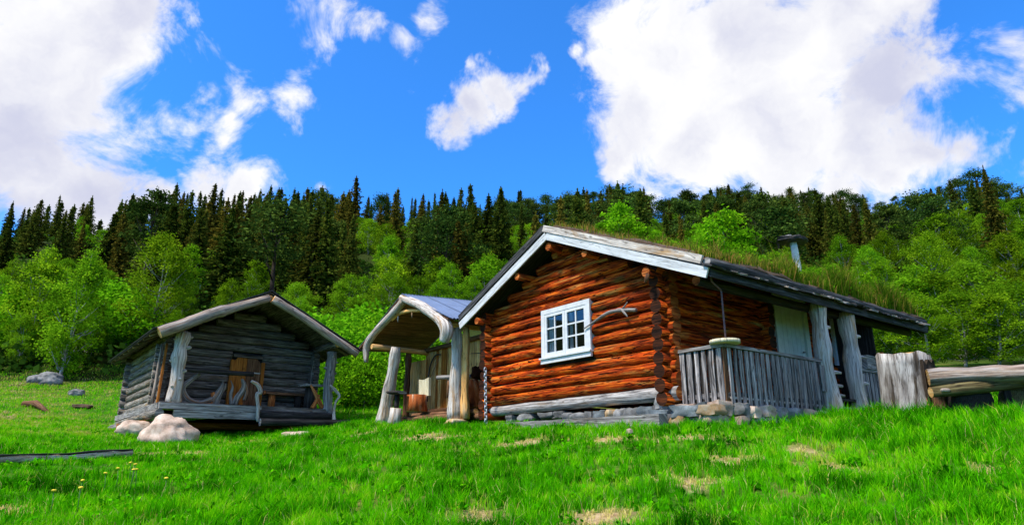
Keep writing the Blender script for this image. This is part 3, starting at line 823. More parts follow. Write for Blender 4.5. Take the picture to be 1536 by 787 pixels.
    plank('gate_board', (4.62, -1.19, .25), (4.62, -1.19, .70), .10, .025, 'grey', C, up=(0, -1, 0))
    # end wall of the porch
    for i in range(7):
        plank('porch_end_board', (5.80, -.12 - i * .135, -.1), (5.80, -.12 - i * .135, roofz(-.12 - i * .135) + .03), .13, .025, 'darkwood', C, up=(1, 0, 0), seg=2)
    for z in (.16, .44): plank('porch_step', (3.35, -1.05, z - .3), (4.30, -1.05, z - .3), .2, .05, 'darkwood', C)
    # rain pipe
    limb('rain_pipe', [(-.28, -1.24, 2.0, .016), (-.26, -1.22, 1.90, .016), (-.20, -1.20, 1.86, .016), (.04, -1.15, 1.80, .016), (.10, -1.14, 1.76, .016), (.10, -1.14, 1.5, .016), (.10, -1.14, .92, .016)], 'rust', C, n=7, jit=0, per=3)
    # stone footing
    n = 0
    def st(c, size, m=None):
        nonlocal n
        n += 1
        MB().stone(c, size, seed=n * 3.1, blocky=random.uniform(5, 10), rot=random.uniform(-.35, .35), res=4, rough=.20).build('foundation_stone', m or random.choice(['rock1', 'rock2', 'rock4', 'rock3', 'rock2', 'rock2', 'rock4']), C)
    y = -1.12
    while y < 4.9:
        w = random.uniform(.20, .46)
        h = random.uniform(.17, .25)
        if y < 2.6: st((.02 + random.uniform(-.05, .05), y + w / 2, -.14 - h * .2), (.36, w * 1.05, h))
        elif random.random() < .55: st((.05, y + w / 2, -.09), (.34, w, .15))
        if y < 1.1:
            st((-.02 + random.uniform(-.06, .05), y + w / 2 + random.uniform(-.08, .08), -.36), (.38, w * 1.08, .24))
        y += w
    st((-.12, .10, -.05), (.24, .22, .20), 'rock2'); st((-.14, .12, -.25), (.3, .36, .17), 'rock4'); st((-.16, -.45, -.22), (.30, .52, .20), 'rock4'); st((-.17, -.95, -.22), (.3, .40, .19), 'rock3')
    st((-.18, -.30, -.43), (.3, .30, .28), 'rock3'); st((-.20, .45, -.45), (.34, .62, .28), 'rock2')
    x = .15
    while x < 3.4:
        w = random.uniform(.22, .5)
        st((x + w / 2, -1.10, -.22 + random.uniform(-.02, .02)), (w * 1.04, .34, .20))
        st((x + w / 2, -1.10, -.42), (w * 1.1, .36, .24))
        x += w
    for x in (3.25, 3.0, 4.4, 5.2): st((x, -1.16, -.28), (.42, .34, .22))
    # chimney
    ch = limb('chimney', [(6.30, .80, 2.85, .095), (6.27, .80, 3.6, .09), (6.21, .80, 4.38, .085)], 'pipe', C, n=14, jit=.03, label='pale chimney pipe with a dark slab on top')
    MB().stone((6.20, .80, 4.43), (.74, .56, .12), seed=4, blocky=6, res=6, rough=.22, rot=.3).build('cap_slab', 'slate', ch)
    for i, (dx, dy, s) in enumerate(((-.12, .05, .17), (.12, -.05, .16), (.0, .1, .13))):
        MB().stone((6.2 + dx, .8 + dy, 4.515), (s * 1.6, s * 1.3, s * .55), seed=i * 5 + 2, res=3).build('cap_stone', 'rock2', ch)
    return C
build_cabin()

# things at the cabin
def cab_thing(name, loc, label, cat, group=None):
    return empty(name, cab(*loc), CY_, label, cat, group)
t = cab_thing('round_lid', (.10, -1.12, .865), 'round pale wooden lid lying on the porch rail corner', 'lid')
p, r = smooth_path([(0, 0, 0, .25), (0, 0, .06, .25)], 1); MB().tube(p, r, 22, .0).build('disc', 'lid', t)
t = cab_thing('driftwood_branch', (-.20, 1.97, 1.56), 'grey forked driftwood branch fixed beside the white window', 'branch')
limb('stem', [(0, 0, 0, .012), (-.01, -.35, .10, .022), (-.02, -.75, .20, .035), (-.01, -1.10, .19, .040), (.02, -1.42, .14, .032)], 'grey', t, per=5, jit=.2)
limb('fork', [(0, -.85, .21, .02), (-.03, -1.05, .22, .02), (-.05, -1.18, .12, .026), (-.03, -1.24, .03, .012)], 'grey', t, per=4, jit=.2)
limb('fork', [(0, -1.05, .20, .02), (-.05, -1.2, .25, .016), (-.05, -1.27, .31, .008)], 'grey', t, per=3)
a, b = cabhit(995, 629, 0, -.55), cabhit(752, 641, 0, -.30)
t = cab_thing('ground_timber', (0, 0, 0), 'long squared grey timber lying in the grass below the gable wall', 'timber')
MB().board(a, b, .20, .20, jit=.012, seg=8).build('beam', 'grey', t)
t = cab_thing('wooden_box', (5.02, -1.10, .80), 'small grey wooden box hung behind the far porch post', 'box')
MB().box((-.16, -.10, .03), (.26, .10, .28), .006).build('body', 'grey', t); MB().box((-.18, -.12, .281), (.28, .12, .31), .004).build('lid', 'grey', t)
t = cab_thing('log_slice', (5.66, -1.14, .80), 'orange brown slab of split log at the far porch corner', 'slab')
MB().tube([(0, 0, 0.0), (.02, 0, .22), (0, 0, .44)], [.15, .17, .12], 9, .15, flat=(1, .45)).build('slab', 'rootorange', t)
t = cab_thing('white_pebble', (-.75, .85, 0), 'small pale stone in the grass before the cabin footing', 'stone')
q = ground_hit(945, 652); t.location = tuple(q); MB().stone((0, 0, .03), (.13, .11, .14), 5, res=3).build('stone_body', 'rock1', t)

# ------------------------------------------------------------------ the open shelter beside the cabin
def build_shelter():
    O = V(-.3, 8.5, 0)
    T = empty('shelter', cab(*O), CY_, 'open wooden porch shelter with curved gable timbers and blue metal roof', 'shelter')
    S = lambda *a: V(*a) - O
    hit = lambda px, py, x: cabhit(px, py, 0, x) - O
    k = .0172
    def curve(name, pts, x, rads, mat, n=11, jit=.08, label=None):
        return limb(name, [(*hit(px, py, x), r) for (px, py), r in zip(pts, rads)], mat, T, n=n, jit=jit, per=5, label=label, freq=3)
    curve('gable_timber', [(606, 450), (592, 467), (574, 486), (558, 504), (550, 521), (549, 543)], -.72, [.115, .11, .105, .11, .11, .07], 'silver', label='curved pale timber with hooked end')
    curve('gable_timber', [(603, 447), (627, 456), (647, 469), (662, 481), (670, 494), (666, 512)], -.74, [.11, .125, .14, .155, .18, .12], 'silver', label='curved silvery timber ending in a thick knob')
    curve('collar_brace', [(588, 480), (598, 471), (613, 466), (631, 466)], -.62, [.03, .045, .05, .04], 'tan')
    for (px, py) in ((597, 474), (618, 468)):
        a = hit(px, py, -.64); MB().tube([a, a - V(0, 0, .09), a - V(0, .01, .17)], [.022, .018, .006], 6, .2).build('wood_drip', 'silver', T)
    # posts
    def post(name, p0, p1, r0, r1, mat, seg=12, n=13):
        path, rad = [], []
        for i in range(seg + 1):
            f = i / seg
            path.append(p0 + (p1 - p0) * f + V(.0, .02 * math.sin(f * 6), 0)); rad.append(r1 + (r0 - r1) * (1 - f) ** 2.2 + .012 * math.sin(f * 17))
        return MB().tube(path, rad, 24, .07, freq=3, flute=.14).build(name, mat, T)
    post('post', S(-.3, 6.58, -.02), S(-.3, 6.62, 2.30), .185, .125, ['silver', 'tan'])
    post('post', S(-.13, 6.40, -.02), S(-.13, 6.44, 2.30), .12, .085, ['tan', 'tan'])
    post('post', S(-.3, 10.47, .0), S(-.3, 9.95, 2.22), .24, .145, ['silver', 'tan'])
    post('post', S(.45, 10.52, .1), S(.45, 10.55, 2.35), .095, .085, ['brown', 'brown'])
    MB().stone(S(-.28, 6.55, -.10), (.55, .5, .2), 3, res=4).build('post_stone', 'rock3', T)
    log('eave_beam', S(-.85, 10.42, 2.24), S(1.3, 10.42, 2.24), .085, .08, ['tan', 'tan'], T)
    log('eave_beam', S(-.55, 6.55, 2.36), S(1.3, 6.55, 2.36), .09, .08, ['tan', 'tan'], T)
    log('ridge_beam', S(-.8, 8.78, 3.38), S(1.5, 8.78, 3.48), .075, .075, ['darkwood', 'tan'], T)
    log('tie_log', S(1.0, 6.5, 2.30), S(1.0, 10.6, 2.30), .07, .07, ['brown', 'tan'], T)
    # roof: corrugated sheets over boards
    rise = .055
    def slope(sgn, ye, ze):
        for i in range(9):
            f0, f1 = i / 9, (i + .94) / 9
            def pt(x, f): return S(x, 8.78 + (ye - 8.78) * f, 3.50 + rise * (x + .85) + (ze - 3.50) * f)
            a, b = (pt(-.80, f0) + pt(-.80, f1)) / 2, (pt(1.5, f0) + pt(1.5, f1)) / 2
            w = np.linalg.norm(pt(0, f1) - pt(0, f0))
            upn = np.cross(pt(1, 0) - pt(0, 0), pt(0, 1) - pt(0, 0)); upn = upn / np.linalg.norm(upn)
            if upn[2] < 0: upn = -upn
            MB().board(a - upn * .02, b - upn * .02, w, .025, upn, .004, 2).build('roof_board', 'brown', T)
        waves = 8
        for s_ in range(3):
            mb = MB(); x0 = -.80 + s_ * .81; n = waves * 4
            vv = []
            for lay in (0, .006):
                for i in range(n + 1):
                    x = x0 + .82 * i / n
                    o = .017 * math.sin(2 * math.pi * i / 4 + .4) + .028 + lay + s_ * .004
                    for f in (-.008, .5, 1.03):
                        mb.v.append(S(x, 8.78 + (ye - 8.78) * f, 3.50 + rise * (x + .85) + (ze - 3.50) * f + o))
            m_ = (n + 1) * 3; U4 = ((0, 0), (1, 0), (1, 1), (0, 1))
            for i in range(n):
                for j in (0, 1):
                    q = (i * 3 + j, i * 3 + j + 1, i * 3 + j + 4, i * 3 + j + 3)
                    mb._face(q, U4, 0, True); mb._face(tuple(c + m_ for c in q)[::-1], U4, 0, True)
                for j in (0, 2): mb._face((i * 3 + j, i * 3 + 3 + j, i * 3 + 3 + j + m_, i * 3 + j + m_), U4)
            for i in (0, n):
                for j in (0, 1): mb._face((i * 3 + j, i * 3 + j + 1, i * 3 + j + 1 + m_, i * 3 + j + m_), U4)
            mb.build('roof_sheet', 'metal', T)
    slope(1, 6.22, 2.40); slope(-1, 11.55, 2.28)
    plank('roof_edge_board', S(-.70, 8.80, 3.47), S(-.70, 11.5, 2.27), .03, .08, 'iron', T, up=(0, .4, .9))
    # back wall of upright planks
    y = 5.75
    while y < 10.35:
        w = random.uniform(.15, .24)
        zt = 2.40 if y < 7.3 else 2.27
        plank('wall_plank', S(1.08, y + w / 2, .15), S(1.08, y + w / 2, zt + random.uniform(-.03, .03)), w - .012, .03, 'tan' if random.random() < .85 else 'ochre', T, up=(1, 0, 0), seg=3)
        y += w
    y = 10.36
    while y < 11.4:
        w = random.uniform(.26, .34)
        plank('wall_plank', S(1.0, y + w / 2, .2), S(1.0, y + w / 2, 2.02), w - .015, .03, 'tan', T, up=(1, 0, 0))
        y += w
    log('sill_log', S(.95, 6.2, .35), S(.95, 10.5, .40), .09, .085, ['brown', 'tan'], T)
    for (x, z, r) in ((.35, .18, .09), (-.1, .06, .085)):
        log('floor_log', S(x, 7.0, z), S(x, 9.9, z + .06), r, r * .9, ['brown', 'tan'], T)
    for i in range(8): plank('floor_board', S(.0 + i * .13, 6.4, .16), S(.0 + i * .13, 10.3, .2), .12, .03, 'brown', T, seg=2)
    return T
build_shelter()
hitc = lambda px, py, x: cabhit(px, py, 0, x)
# stump chair
c = hitc(625, 616, .0); t = cab_thing('stump_chair', (c[0], c[1], c[2]), 'orange stump chair with pale slab back under the shelter', 'chair')
MB().tube([(0, 0, -.02), (0, 0, .2), (0, 0, .44)], [.30, .285, .29], 16, .06).build('seat_stump', ['bark', 'lid'], t)
MB().poly([(.20, -.29, .42), (.20, .27, .40), (.20, .30, .92), (.20, .05, .88), (.20, -.27, .93)], (.07, 0, 0)).build('backrest', 'lid', t)
# side table with dark top on a pale stump foot
c = hitc(592, 637, -.50); t = cab_thing('stump_table', tuple(c), 'small dark topped table on pale stump before the shelter post', 'table')
MB().tube([(.0, .06, -.06), (0, 0, .2), (0, -.04, .46)], [.21, .175, .16], 12, .10).build('foot', ['silver', 'lid'], t)
log('stem', (.03, .0, .44), (.03, .0, .84), .075, .07, ['darkwood', 'darkwood'], t, seg=3)
MB().tube([(.0, .38, .93), (.0, .2, .90), (0, -.1, .89), (0, -.36, .87)], [.13, .20, .20, .15], 12, .06, flat=(1, .28)).build('table_top', ['darkwood', 'grey'], t)
# bench log, carved stump, curved tool, chain, rod, firewood
a, b = hitc(657, 566, .15), hitc(712, 564, .5); t = cab_thing('bench_log', tuple(a), 'grey half log bench beside the pale shelter post', 'bench')
MB().tube([(0, 0, 0), (b - a) * .5, b - a], [.085, .09, .085], 11, .06, flat=(1, .7)).build('seat', ['grey', 'tan'], t)
log('leg', (b - a) * .3 + V(.02, 0, -.05), (b - a) * .3 + V(.02, 0, -.55), .06, .06, ['brown', 'brown'], t, seg=2)
log('leg', (b - a) * .8 + V(.02, 0, -.05), (b - a) * .8 + V(.02, 0, -.55), .06, .06, ['brown', 'brown'], t, seg=2)
c = hitc(712, 612, .35); t = cab_thing('gnarled_stump', tuple(c), 'gnarled red brown stump beside the cabin corner', 'stump')
MB().tube([(0, 0, -.02), (.02, .03, .25), (0, .0, .5), (-.02, .05, .72)], [.27, .25, .22, .16], 12, .25, freq=3).build('trunk_piece', ['bark', 'tan'], t)
MB().stone((0, -.10, .90), (.30, .34, .36), 12, res=4, rough=.3).build('burl', 'logdark', t)
limb('root_spur', [(0, .1, .6, .06), (-.1, .22, .66, .045), (-.14, .30, .74, .02)], 'rootorange', t)
t = cab_thing('bow_saw', tuple(hitc(645, 604, .93)), 'dark curved bow tool leaning on the shelter plank wall', 'tool')
o0 = hitc(645, 604, .93)
limb('bow', [(*(hitc(641, 602, .95) - o0), .022), (*(hitc(642, 575, .97) - o0), .024), (*(hitc(645, 550, 1.0) - o0), .024), (*(hitc(652, 534, 1.0) - o0), .022), (*(hitc(661, 531, 1.0) - o0), .016)], 'iron', t, n=7, jit=.05)
limb('blade', [(*(hitc(661, 531, 1.0) - o0), .010), (*(hitc(655, 545, 1.0) - o0), .008), (*(hitc(645, 568, 1.0) - o0), .008)], 'rust', t, n=5, jit=0)
a, b = hitc(728, 552, -.42), hitc(729, 634, -.42)
t = cab_thing('rain_chain', tuple(b), 'pale hanging rain chain at the cabin corner by the shelter', 'chain')
nl = 17
for i in range(nl):
    f = (i + .5) / nl; c = (a - b) * f
    ring = [(c[0] + (.0 if i % 2 else math.cos(q) * .035), c[1] + (math.cos(q) * .035 if i % 2 else 0), c[2] + math.sin(q) * .058) for q in np.linspace(0, 2 * math.pi, 9)]
    MB().tube(ring, .013, 5, 0).build('link', 'zinc', t)
t = cab_thing('iron_bracket', tuple(hitc(724, 529, .2)), 'thin dark iron bracket rod sticking out from the cabin corner', 'bracket')
o0 = hitc(724, 529, .2); limb('rod', [(0, -.02, 0, .014), (*((hitc(708, 530, .15) - o0) * .5), .012), (*(hitc(706, 530, .15) - o0), .010)], 'iron', t, n=6, jit=0)
MB().stone((0, -.06, .0), (.16, .16, .34), 3, res=3).build('knob', 'iron', t)
for i, (px, py, ln, lab) in enumerate(((694, 611, .5, 'split firewood log with pale end beside gnarled stump'), (707, 617, .42, 'split firewood log lying under the gnarled stump'), (716, 624, .5, 'dark firewood log in the grass by the rain chain'), (690, 623, .45, 'brown firewood log behind the pale shelter post'))):
    c = hitc(px, py, .12 + .02 * i); t = cab_thing('firewood_log', tuple(c), lab, 'firewood', 'firewood under the shelter')
    MB().tube([(0, -ln / 2, 0), (.02, 0, 0), (.05, ln / 2, .02)], [.075, .08, .075], 8, .15).build('billet', ['brown', 'tan'], t)

# ------------------------------------------------------------------ the old grey storehouse
def build_shed():
    T = empty('storehouse', SB, SY_, 'old grey log storehouse with open porch raised on boulders', 'storehouse')
    Wd, D, zA, m, of = 4.657, 6.55, 3.008, .4976, .482
    def rz(x): return zA - abs(x - Wd / 2) * m
    # barge logs
    limb('barge_log', [(-.40, -of, rz(-.40) + .02, .150), (.3, -of, rz(.3) + .04, .150), (.85, -of, rz(.85) + .07, .155), (1.05, -of, rz(1.05) + .06, .165), (1.25, -of, rz(1.25) + .05, .13), (2.28, -of, rz(2.28) - .01, .10)], ['bargelog', 'tan'], T, n=12, jit=.05, label='thick peeled barge log with a knotty bend')
    limb('barge_log', [(2.38, -of + .01, rz(2.38) - .02, .115), (3.2, -of, rz(3.2) + .02, .115), (4.2, -of, rz(4.2), .12), (5.08, -of, rz(5.08), .115)], ['bargelog', 'tan'], T, n=12, jit=.05)
    # roof boards run front to back; dark roofing on top
    n1 = V(-m, 0, 1) / math.hypot(m, 1); n2 = V(m, 0, 1) / math.hypot(m, 1)
    for side, xe, nn in ((1, -.52, n1), (-1, Wd + .55, n2)):
        n = 13
        for i in range(n):
            f = (i + .5) / n; x = Wd / 2 + (xe - Wd / 2) * f
            w = abs(xe - Wd / 2) / n * 1.115 * .97
            c = V(x, 0, rz(x) + .15)
            plank('roof_board', c + V(0, -of + .06 + random.uniform(-.03, .03), 0), c + V(0, 7.2 + random.uniform(-.08, .08), 0), w, .03, 'shed', T, up=nn, seg=5, jit=.006)
        a = V(Wd / 2, 0, zA + .19); b = V(xe - .03 * side, 0, rz(xe) + .185)
        mid_ = (a + b) / 2
        plank('roofing_sheet', mid_ + V(0, -of - .02, 0), mid_ + V(0, 7.25, 0), np.linalg.norm(b - a), .022, 'iron', T, up=nn, seg=8, jit=.006)
        # battens under the eave
        for i in range(9):
            y = .4 + i * .82; p = V(xe + .05 * side, y, rz(xe + .05 * side) + .10)
            MB().tube([p, p + V(.5 * side, 0, .5 * m)], [.035, .035], 7, .1).build('rafter_end', ['shedside', 'tan'], T)
    log('ridge_log', (Wd / 2, -of + .1, zA - .02), (Wd / 2, 7.1, zA - .02), .10, .10, ['shed', 'tan'], T)
    for x in (.12, 4.5):
        log('wall_plate', (x, -.35, rz(x) - .02), (x, 7.0, rz(x) - .02), .10, .10, ['shed', 'tan'], T)
    # front wall behind the porch: hewn logs
    yw = 1.30; P = .235
    dx0, dx1, dzt = 1.92, 2.82, 1.46
    for k in range(13):
        z = .12 + P * k
        if z < 1.66: x0, x1 = -.12, 4.62
        else:
            h = (zA + .05 - z - .12) / m
            if h < .2: break
            x0, x1 = max(.05, Wd / 2 - h), min(4.6, Wd / 2 + h)
        segs = [(x0, x1)] if z - .1 > dzt else [(x0, dx0), (dx1, x1)]
        for (a, b) in segs:
            MB().tube(logpath((a, yw, z), (b, yw, z + random.uniform(-.01, .01)), 8, .006), [.135] * 9, 8, .05, flat=(.62, .90)).build('wall_log', ['shed', 'shedside'], T)
    for xs_, mt in ((.12, 'shedside'), (4.42, 'shed')):
        for k in range(9):
            z = .02 + P * k
            if z > 1.75: break
            MB().tube(logpath((xs_, .98 + random.uniform(-.04, .04), z), (xs_ + random.uniform(-.02, .02), D + .1, z), 8, .01), [.128 + random.uniform(-.012, .012)] * 9, 9, .09, flat=(.72, 1.0)).build('wall_log', [mt, 'shed'], T)
    for k in range(9): log('wall_log', (-.1, D - .1, .1 + P * k), (4.6, D - .1, .1 + P * k), .12, .12, ['shed', 'shed'], T, n=7, seg=3)
    # door with clipped upper corners
    dr = MB().poly([(dx0 + .05, yw - .10, .10), (dx0 + .43, yw - .10, .10), (dx0 + .43, yw - .10, dzt), (dx0 + .16, yw - .10, dzt), (dx0 + .05, yw - .10, dzt - .12)], (0, .04, 0)).build('door', 'ochre', T, label='weathered two leaf door, left leaf ochre')
    MB().poly([(dx0 + .44, yw - .095, .10), (dx1 - .05, yw - .095, .10), (dx1 - .05, yw - .095, dzt - .14), (dx1 - .18, yw - .095, dzt), (dx0 + .44, yw - .095, dzt)], (0, .04, 0)).build('door_leaf', 'brown', dr)
    MB().box((dx0 - .04, yw - .15, .05), (dx0 + .045, yw - .04, dzt - .08)).build('jamb', 'ochre', dr)
    MB().box((dx1 - .045, yw - .15, .05), (dx1 + .05, yw - .04, dzt - .10)).build('jamb', 'ochre', dr)
    MB().board((dx0 + .02, yw - .09, dzt + .05), (dx1 - .02, yw - .09, dzt + .05), .10, .08, (0, 0, 1)).build('lintel', 'shed', dr)
    for (a, b, z) in ((dx0 + .06, dx0 + .36, .98), (dx1 - .28, dx1 - .06, 1.02)): MB().box((a, yw - .125, z), (b, yw - .105, z + .035)).build('hinge', 'silver', dr)
    MB().box((dx0 - .1, yw + .06, .02), (dx1 + .1, yw + .10, 1.70)).build('door_backing', 'dark_room', dr)
    MB().poly([(.1, D - .1, 1.7), (4.55, D - .1, 1.7), (Wd / 2, D - .1, zA + .02)], (0, .05, 0)).build('rear_gable_boarding', 'shed', T)
    # platform
    for i in range(10): plank('porch_floor_board', (-.05, .04 + i * .135, -.02), (4.62, .04 + i * .135, -.02), .13, .035, 'shed', T, seg=3)
    for (z, x0, x1, mt, h) in ((-.115, -.08, 2.50, 'grey', .16), (-.30, .28, 2.46, 'grey', .19)):
        plank('floor_beam', (x0, -.04, z), (x1, -.04, z + .01), .16, h, mt, T, seg=8, jit=.012)
    plank('floor_beam', (2.5, .03, -.10), (4.55, .03, -.10), .14, .12, 'shed', T, seg=6, jit=.01)
    plank('floor_beam', (-.04, .05, -.115), (-.04, D + .15, -.13), .15, .17, 'grey', T, seg=8, jit=.015)
    log('floor_beam', (-.05, -.12, -.30), (-.05, D + .1, -.33), .115, .11, ['shedside', 'grey'], T, jit=.09)
    log('floor_beam', (4.55, -.1, -.18), (4.55, D, -.22), .12, .12, ['shed', 'grey'], T)
    for (y, mt) in ((1.4, 'ochre'), (3.6, 'brown'), (5.6, 'brown')): log('cross_log', (-.45, y, -.52), (4.8, y, -.52), .10, .10, [mt, 'rootorange'], T)
    log('step_log', (2.36, -.20, -.26), (4.58, -.16, -.24), .125, .11, ['darkwood', 'grey'], T)
    log('step_log', (2.40, -.42, -.47), (5.05, -.36, -.40), .105, .10, ['darkwood', 'grey'], T)
    # knotty posts
    def knotty(x, y, z0, z1, r0, r1, mt, kn, seed, lean=0):
        path, rad = [], []
        for i in range(19):
            f = i / 18
            path.append(V(x + .025 * math.sin(f * 7 + seed) + lean * f, y, z0 + (z1 - z0) * f)); rad.append(r0 + (r1 - r0) * f + .014 * math.sin(f * 23 + seed) + (.03 * (1 - f * 8) if f < .12 else 0))
        po = MB().tube(path, rad, 24, .14, freq=3.5, flute=.12).build('porch_post', [mt, 'tan'], T, label='knotty silvery porch post')
        for (f, an, ln) in kn:
            r = r0 + (r1 - r0) * f; c = V(x + lean * f, y, z0 + (z1 - z0) * f); d = V(math.cos(an), math.sin(an), .25)
            MB().tube([c + d * r * .6, c + d * (r + ln * .5), c + d * (r + ln)], [.055, .04, .014], 7, .1).build('knot', mt, po)
    knotty(.26, .10, -.03, 1.86, .165, .17, 'silver', [(.2, -2.2, .05), (.42, -.6, .07), (.6, -2.4, .06), (.75, -.4, .08), (.55, 3.1, .08), (.85, 3.3, .07), (.3, -1.2, .05), (.9, -.2, .08)], 0, .04)
    knotty(4.50, .10, -.10, 1.72, .13, .145, 'grey', [(.35, -.5, .06), (.55, -1.8, .07), (.62, 0, .08), (.8, -.3, .08), (.7, 3.2, .07), (.9, -1.5, .05)], 2, .0)
    knotty(4.36, 1.16, -.02, 1.78, .075, .07, 'shed', [], 1)
    plank('side_batten', (-.02, .55, -.05), (.04, .75, 1.60), .10, .05, 'ochre', T, up=(1, 0, 0))
    log('side_pole', (-.08, .95, -.05), (-.02, .98, 1.62), .045, .04, ['bargelog', 'tan'], T)
    plank('corner_batten', (-.02, D + .05, -.6), (-.02, D + .02, 1.2), .07, .05, 'grey', T, up=(1, 0, 0))
    log('porch_rail', (.36, .12, .86), (2.22, .02, .86), .068, .062, ['darkwood', 'grey'], T)
    # forked newels at the steps
    h = lambda px, py, y: cabhit(px, py, 1, y, SB, SX_, SYV)
    for pts in ([(387, 632, .05), (387, 612, .05), (386, 592, .055), (391, 588, .065), (387, 577, .05), (377, 571, .035)], [(501, 632, .06), (501, 616, .04), (504, 602, .035), (509, 594, .04), (504, 586, .045), (495, 577, .03)]):
        limb('newel', [(*h(px, py, -.30), r) for px, py, r in pts], 'silver', T, n=8, jit=.15, label='pale crooked branch newel')
    return T
build_shed()
hs = lambda px, py, y: cabhit(px, py, 1, y, SB, SX_, SYV)
def shed_thing(name, loc, label, cat, group=None): return empty(name, shd(*loc), SY_, label, cat, group)
def shed_limb(name, part, label, cat, pts, y, mat, jit=.15, extra=()):
    o0 = hs(pts[0][0], pts[0][1], y); t = shed_thing(name, tuple(o0), label, cat)
    limb(part, [(*(hs(px, py, y) - o0), r) for px, py, r in pts], mat, t, n=9, jit=jit)
    for (nm, p2, m2) in extra: limb(nm, [(*(hs(px, py, y) - o0), r) for px, py, r in p2], m2, t, n=8, jit=jit)
    return t
shed_limb('curved_root', 'root_stem', 'curved grey driftwood root on the storehouse porch', 'driftwood', [(299, 560, .05), (285, 571, .065), (276, 579, .075), (275, 588, .075), (283, 599, .07), (300, 603, .06), (318, 598, .06)], .28, ['root', 'root'], extra=[('root_spur', [(295, 602, .05), (310, 606, .045), (326, 603, .03)], 'rootorange')])
shed_limb('split_root', 'root_stem', 'splintered root block with orange break on storehouse porch', 'driftwood', [(322, 607, .10), (324, 598, .12), (330, 588, .10), (334, 578, .05), (335, 571, .015)], .30, ['root', 'root'], extra=[('broken_end', [(320, 606, .07), (321, 596, .09), (319, 588, .05)], 'rootorange'), ('root_spur', [(330, 590, .05), (337, 583, .04), (339, 575, .012)], 'root')])
shed_limb('twisted_root', 'root_stem', 'twisted silver root standing before the storehouse door', 'driftwood', [(352, 607, .08), (356, 596, .09), (363, 586, .08), (366, 577, .06), (363, 568, .03)], .32, ['root', 'root'], extra=[('root_spur', [(347, 606, .06), (346, 592, .05), (349, 580, .03), (346, 570, .012)], 'root'), ('root_spur', [(366, 600, .05), (370, 588, .05), (369, 576, .015)], 'root')])
c = hs(428, 590, 1.0); t = shed_thing('porch_bench', (c[0], 1.02, 0), 'rough plank bench against the storehouse wall', 'bench')
plank('seat', (-.62, 0, .46), (.62, .02, .45), .30, .07, 'brown', t, seg=5, jit=.012); MB().tube([(-.66, -.05, .46), (-.60, -.05, .46)], [.06, .06], 8, .1).build('seat_end', 'rootorange', t)
for x in (-.38, .42): MB().tube([(x, 0, 0), (x, 0, .42)], [.11, .10], 9, .08).build('leg', ['rootorange', 'brown'] if x < 0 else ['darkwood', 'brown'], t)
c = hs(470, 606, .7); t = shed_thing('slab_table', (4.05, .62, 0), 'dark slab table beside the right storehouse post', 'table')
plank('table_top', (-.22, -.10, .70), (.34, -.05, .71), .5, .06, 'grey', t, seg=3, jit=.01)
MB().tube([(.05, 0, 0), (.07, 0, .66)], [.15, .13], 10, .08).build('leg', ['darkwood', 'darkwood'], t)
shed_limb('orange_root', 'root_stem', 'splayed orange root leaning by the right storehouse post', 'driftwood', [(484, 612, .06), (478, 600, .075), (472, 588, .06), (466, 577, .03)], .15, ['rootorange', 'rootorange'], extra=[('root_spur', [(468, 612, .06), (474, 602, .06), (479, 592, .03)], 'rootorange'), ('root_spur', [(488, 612, .05), (492, 606, .05), (494, 612, .03)], 'root')])

# ------------------------------------------------------------------ boulders, trough, stump, log table
def rock(name, px, py, Y, size, mat, label, seed, sink=.2, rot=0.3, blocky=2.4, group=None, rough=.14):
    q = at(px, py, Y); z = hz(q[0], q[1])
    t = empty(name, (q[0], q[1], z), rot, label, 'boulder' if size[0] > .7 else 'stone', group)
    MB().stone((0, 0, size[2] * (.5 - sink)), size, seed, blocky=blocky, res=12, rough=rough).build('rock_body', mat, t)
rock('boulder', 250, 668, 16.1, (1.16, .95, .98), 'rock1', 'large pinkish granite boulder under the storehouse corner', 6, .34, .5, 1.9, rough=.2)
rock('boulder', 204, 650, 18.2, (.85, .8, .55), 'rock1', 'smaller rounded boulder beneath the storehouse side wall', 9, .2, .1)
rock('flat_stone', 448, 648, 17.2, (.82, .5, .24), 'rock1', 'flat pale stone in the grass before the storehouse steps', 13, .3, .5)
rock('flat_stone', 183, 645, 20.5, (.8, .5, .2), 'rock2', 'thin grey stone behind the storehouse corner', 17, .1)
rock('meadow_rock', 72, 585, 32, (1.05, .9, .75), 'rock2', 'pale rounded rock below the leaning birch', 21, .2)
rock('meadow_rock', 48, 586, 32.5, (.6, .5, .5), 'rock2', 'small dark rock beside the pale rounded rock', 25, .2)
rock('meadow_rock', 113, 596, 28, (.55, .5, .35), 'rock2', 'low grey rock in the upper meadow', 29, .2)
rock('meadow_rock', 122, 612, 25, (.7, .5, .20), 'soil', 'brown mound in the meadow near the storehouse', 33, .35)
q0, q1 = at(32, 618, 24.0), at(70, 619, 23.4)
t = empty('fallen_log', (q0[0], q0[1], hz(q0[0], q0[1])), 0, 'short rotten log lying in the yellow meadow', 'log')
MB().tube([(0, 0, .05), (.45, 0, .07), V(q1[0] - q0[0], q1[1] - q0[1], hz(q1[0], q1[1]) - hz(q0[0], q0[1]) + .04)], [.10, .11, .06], 8, .2).build('bole', ['brown', 'tan'], t)
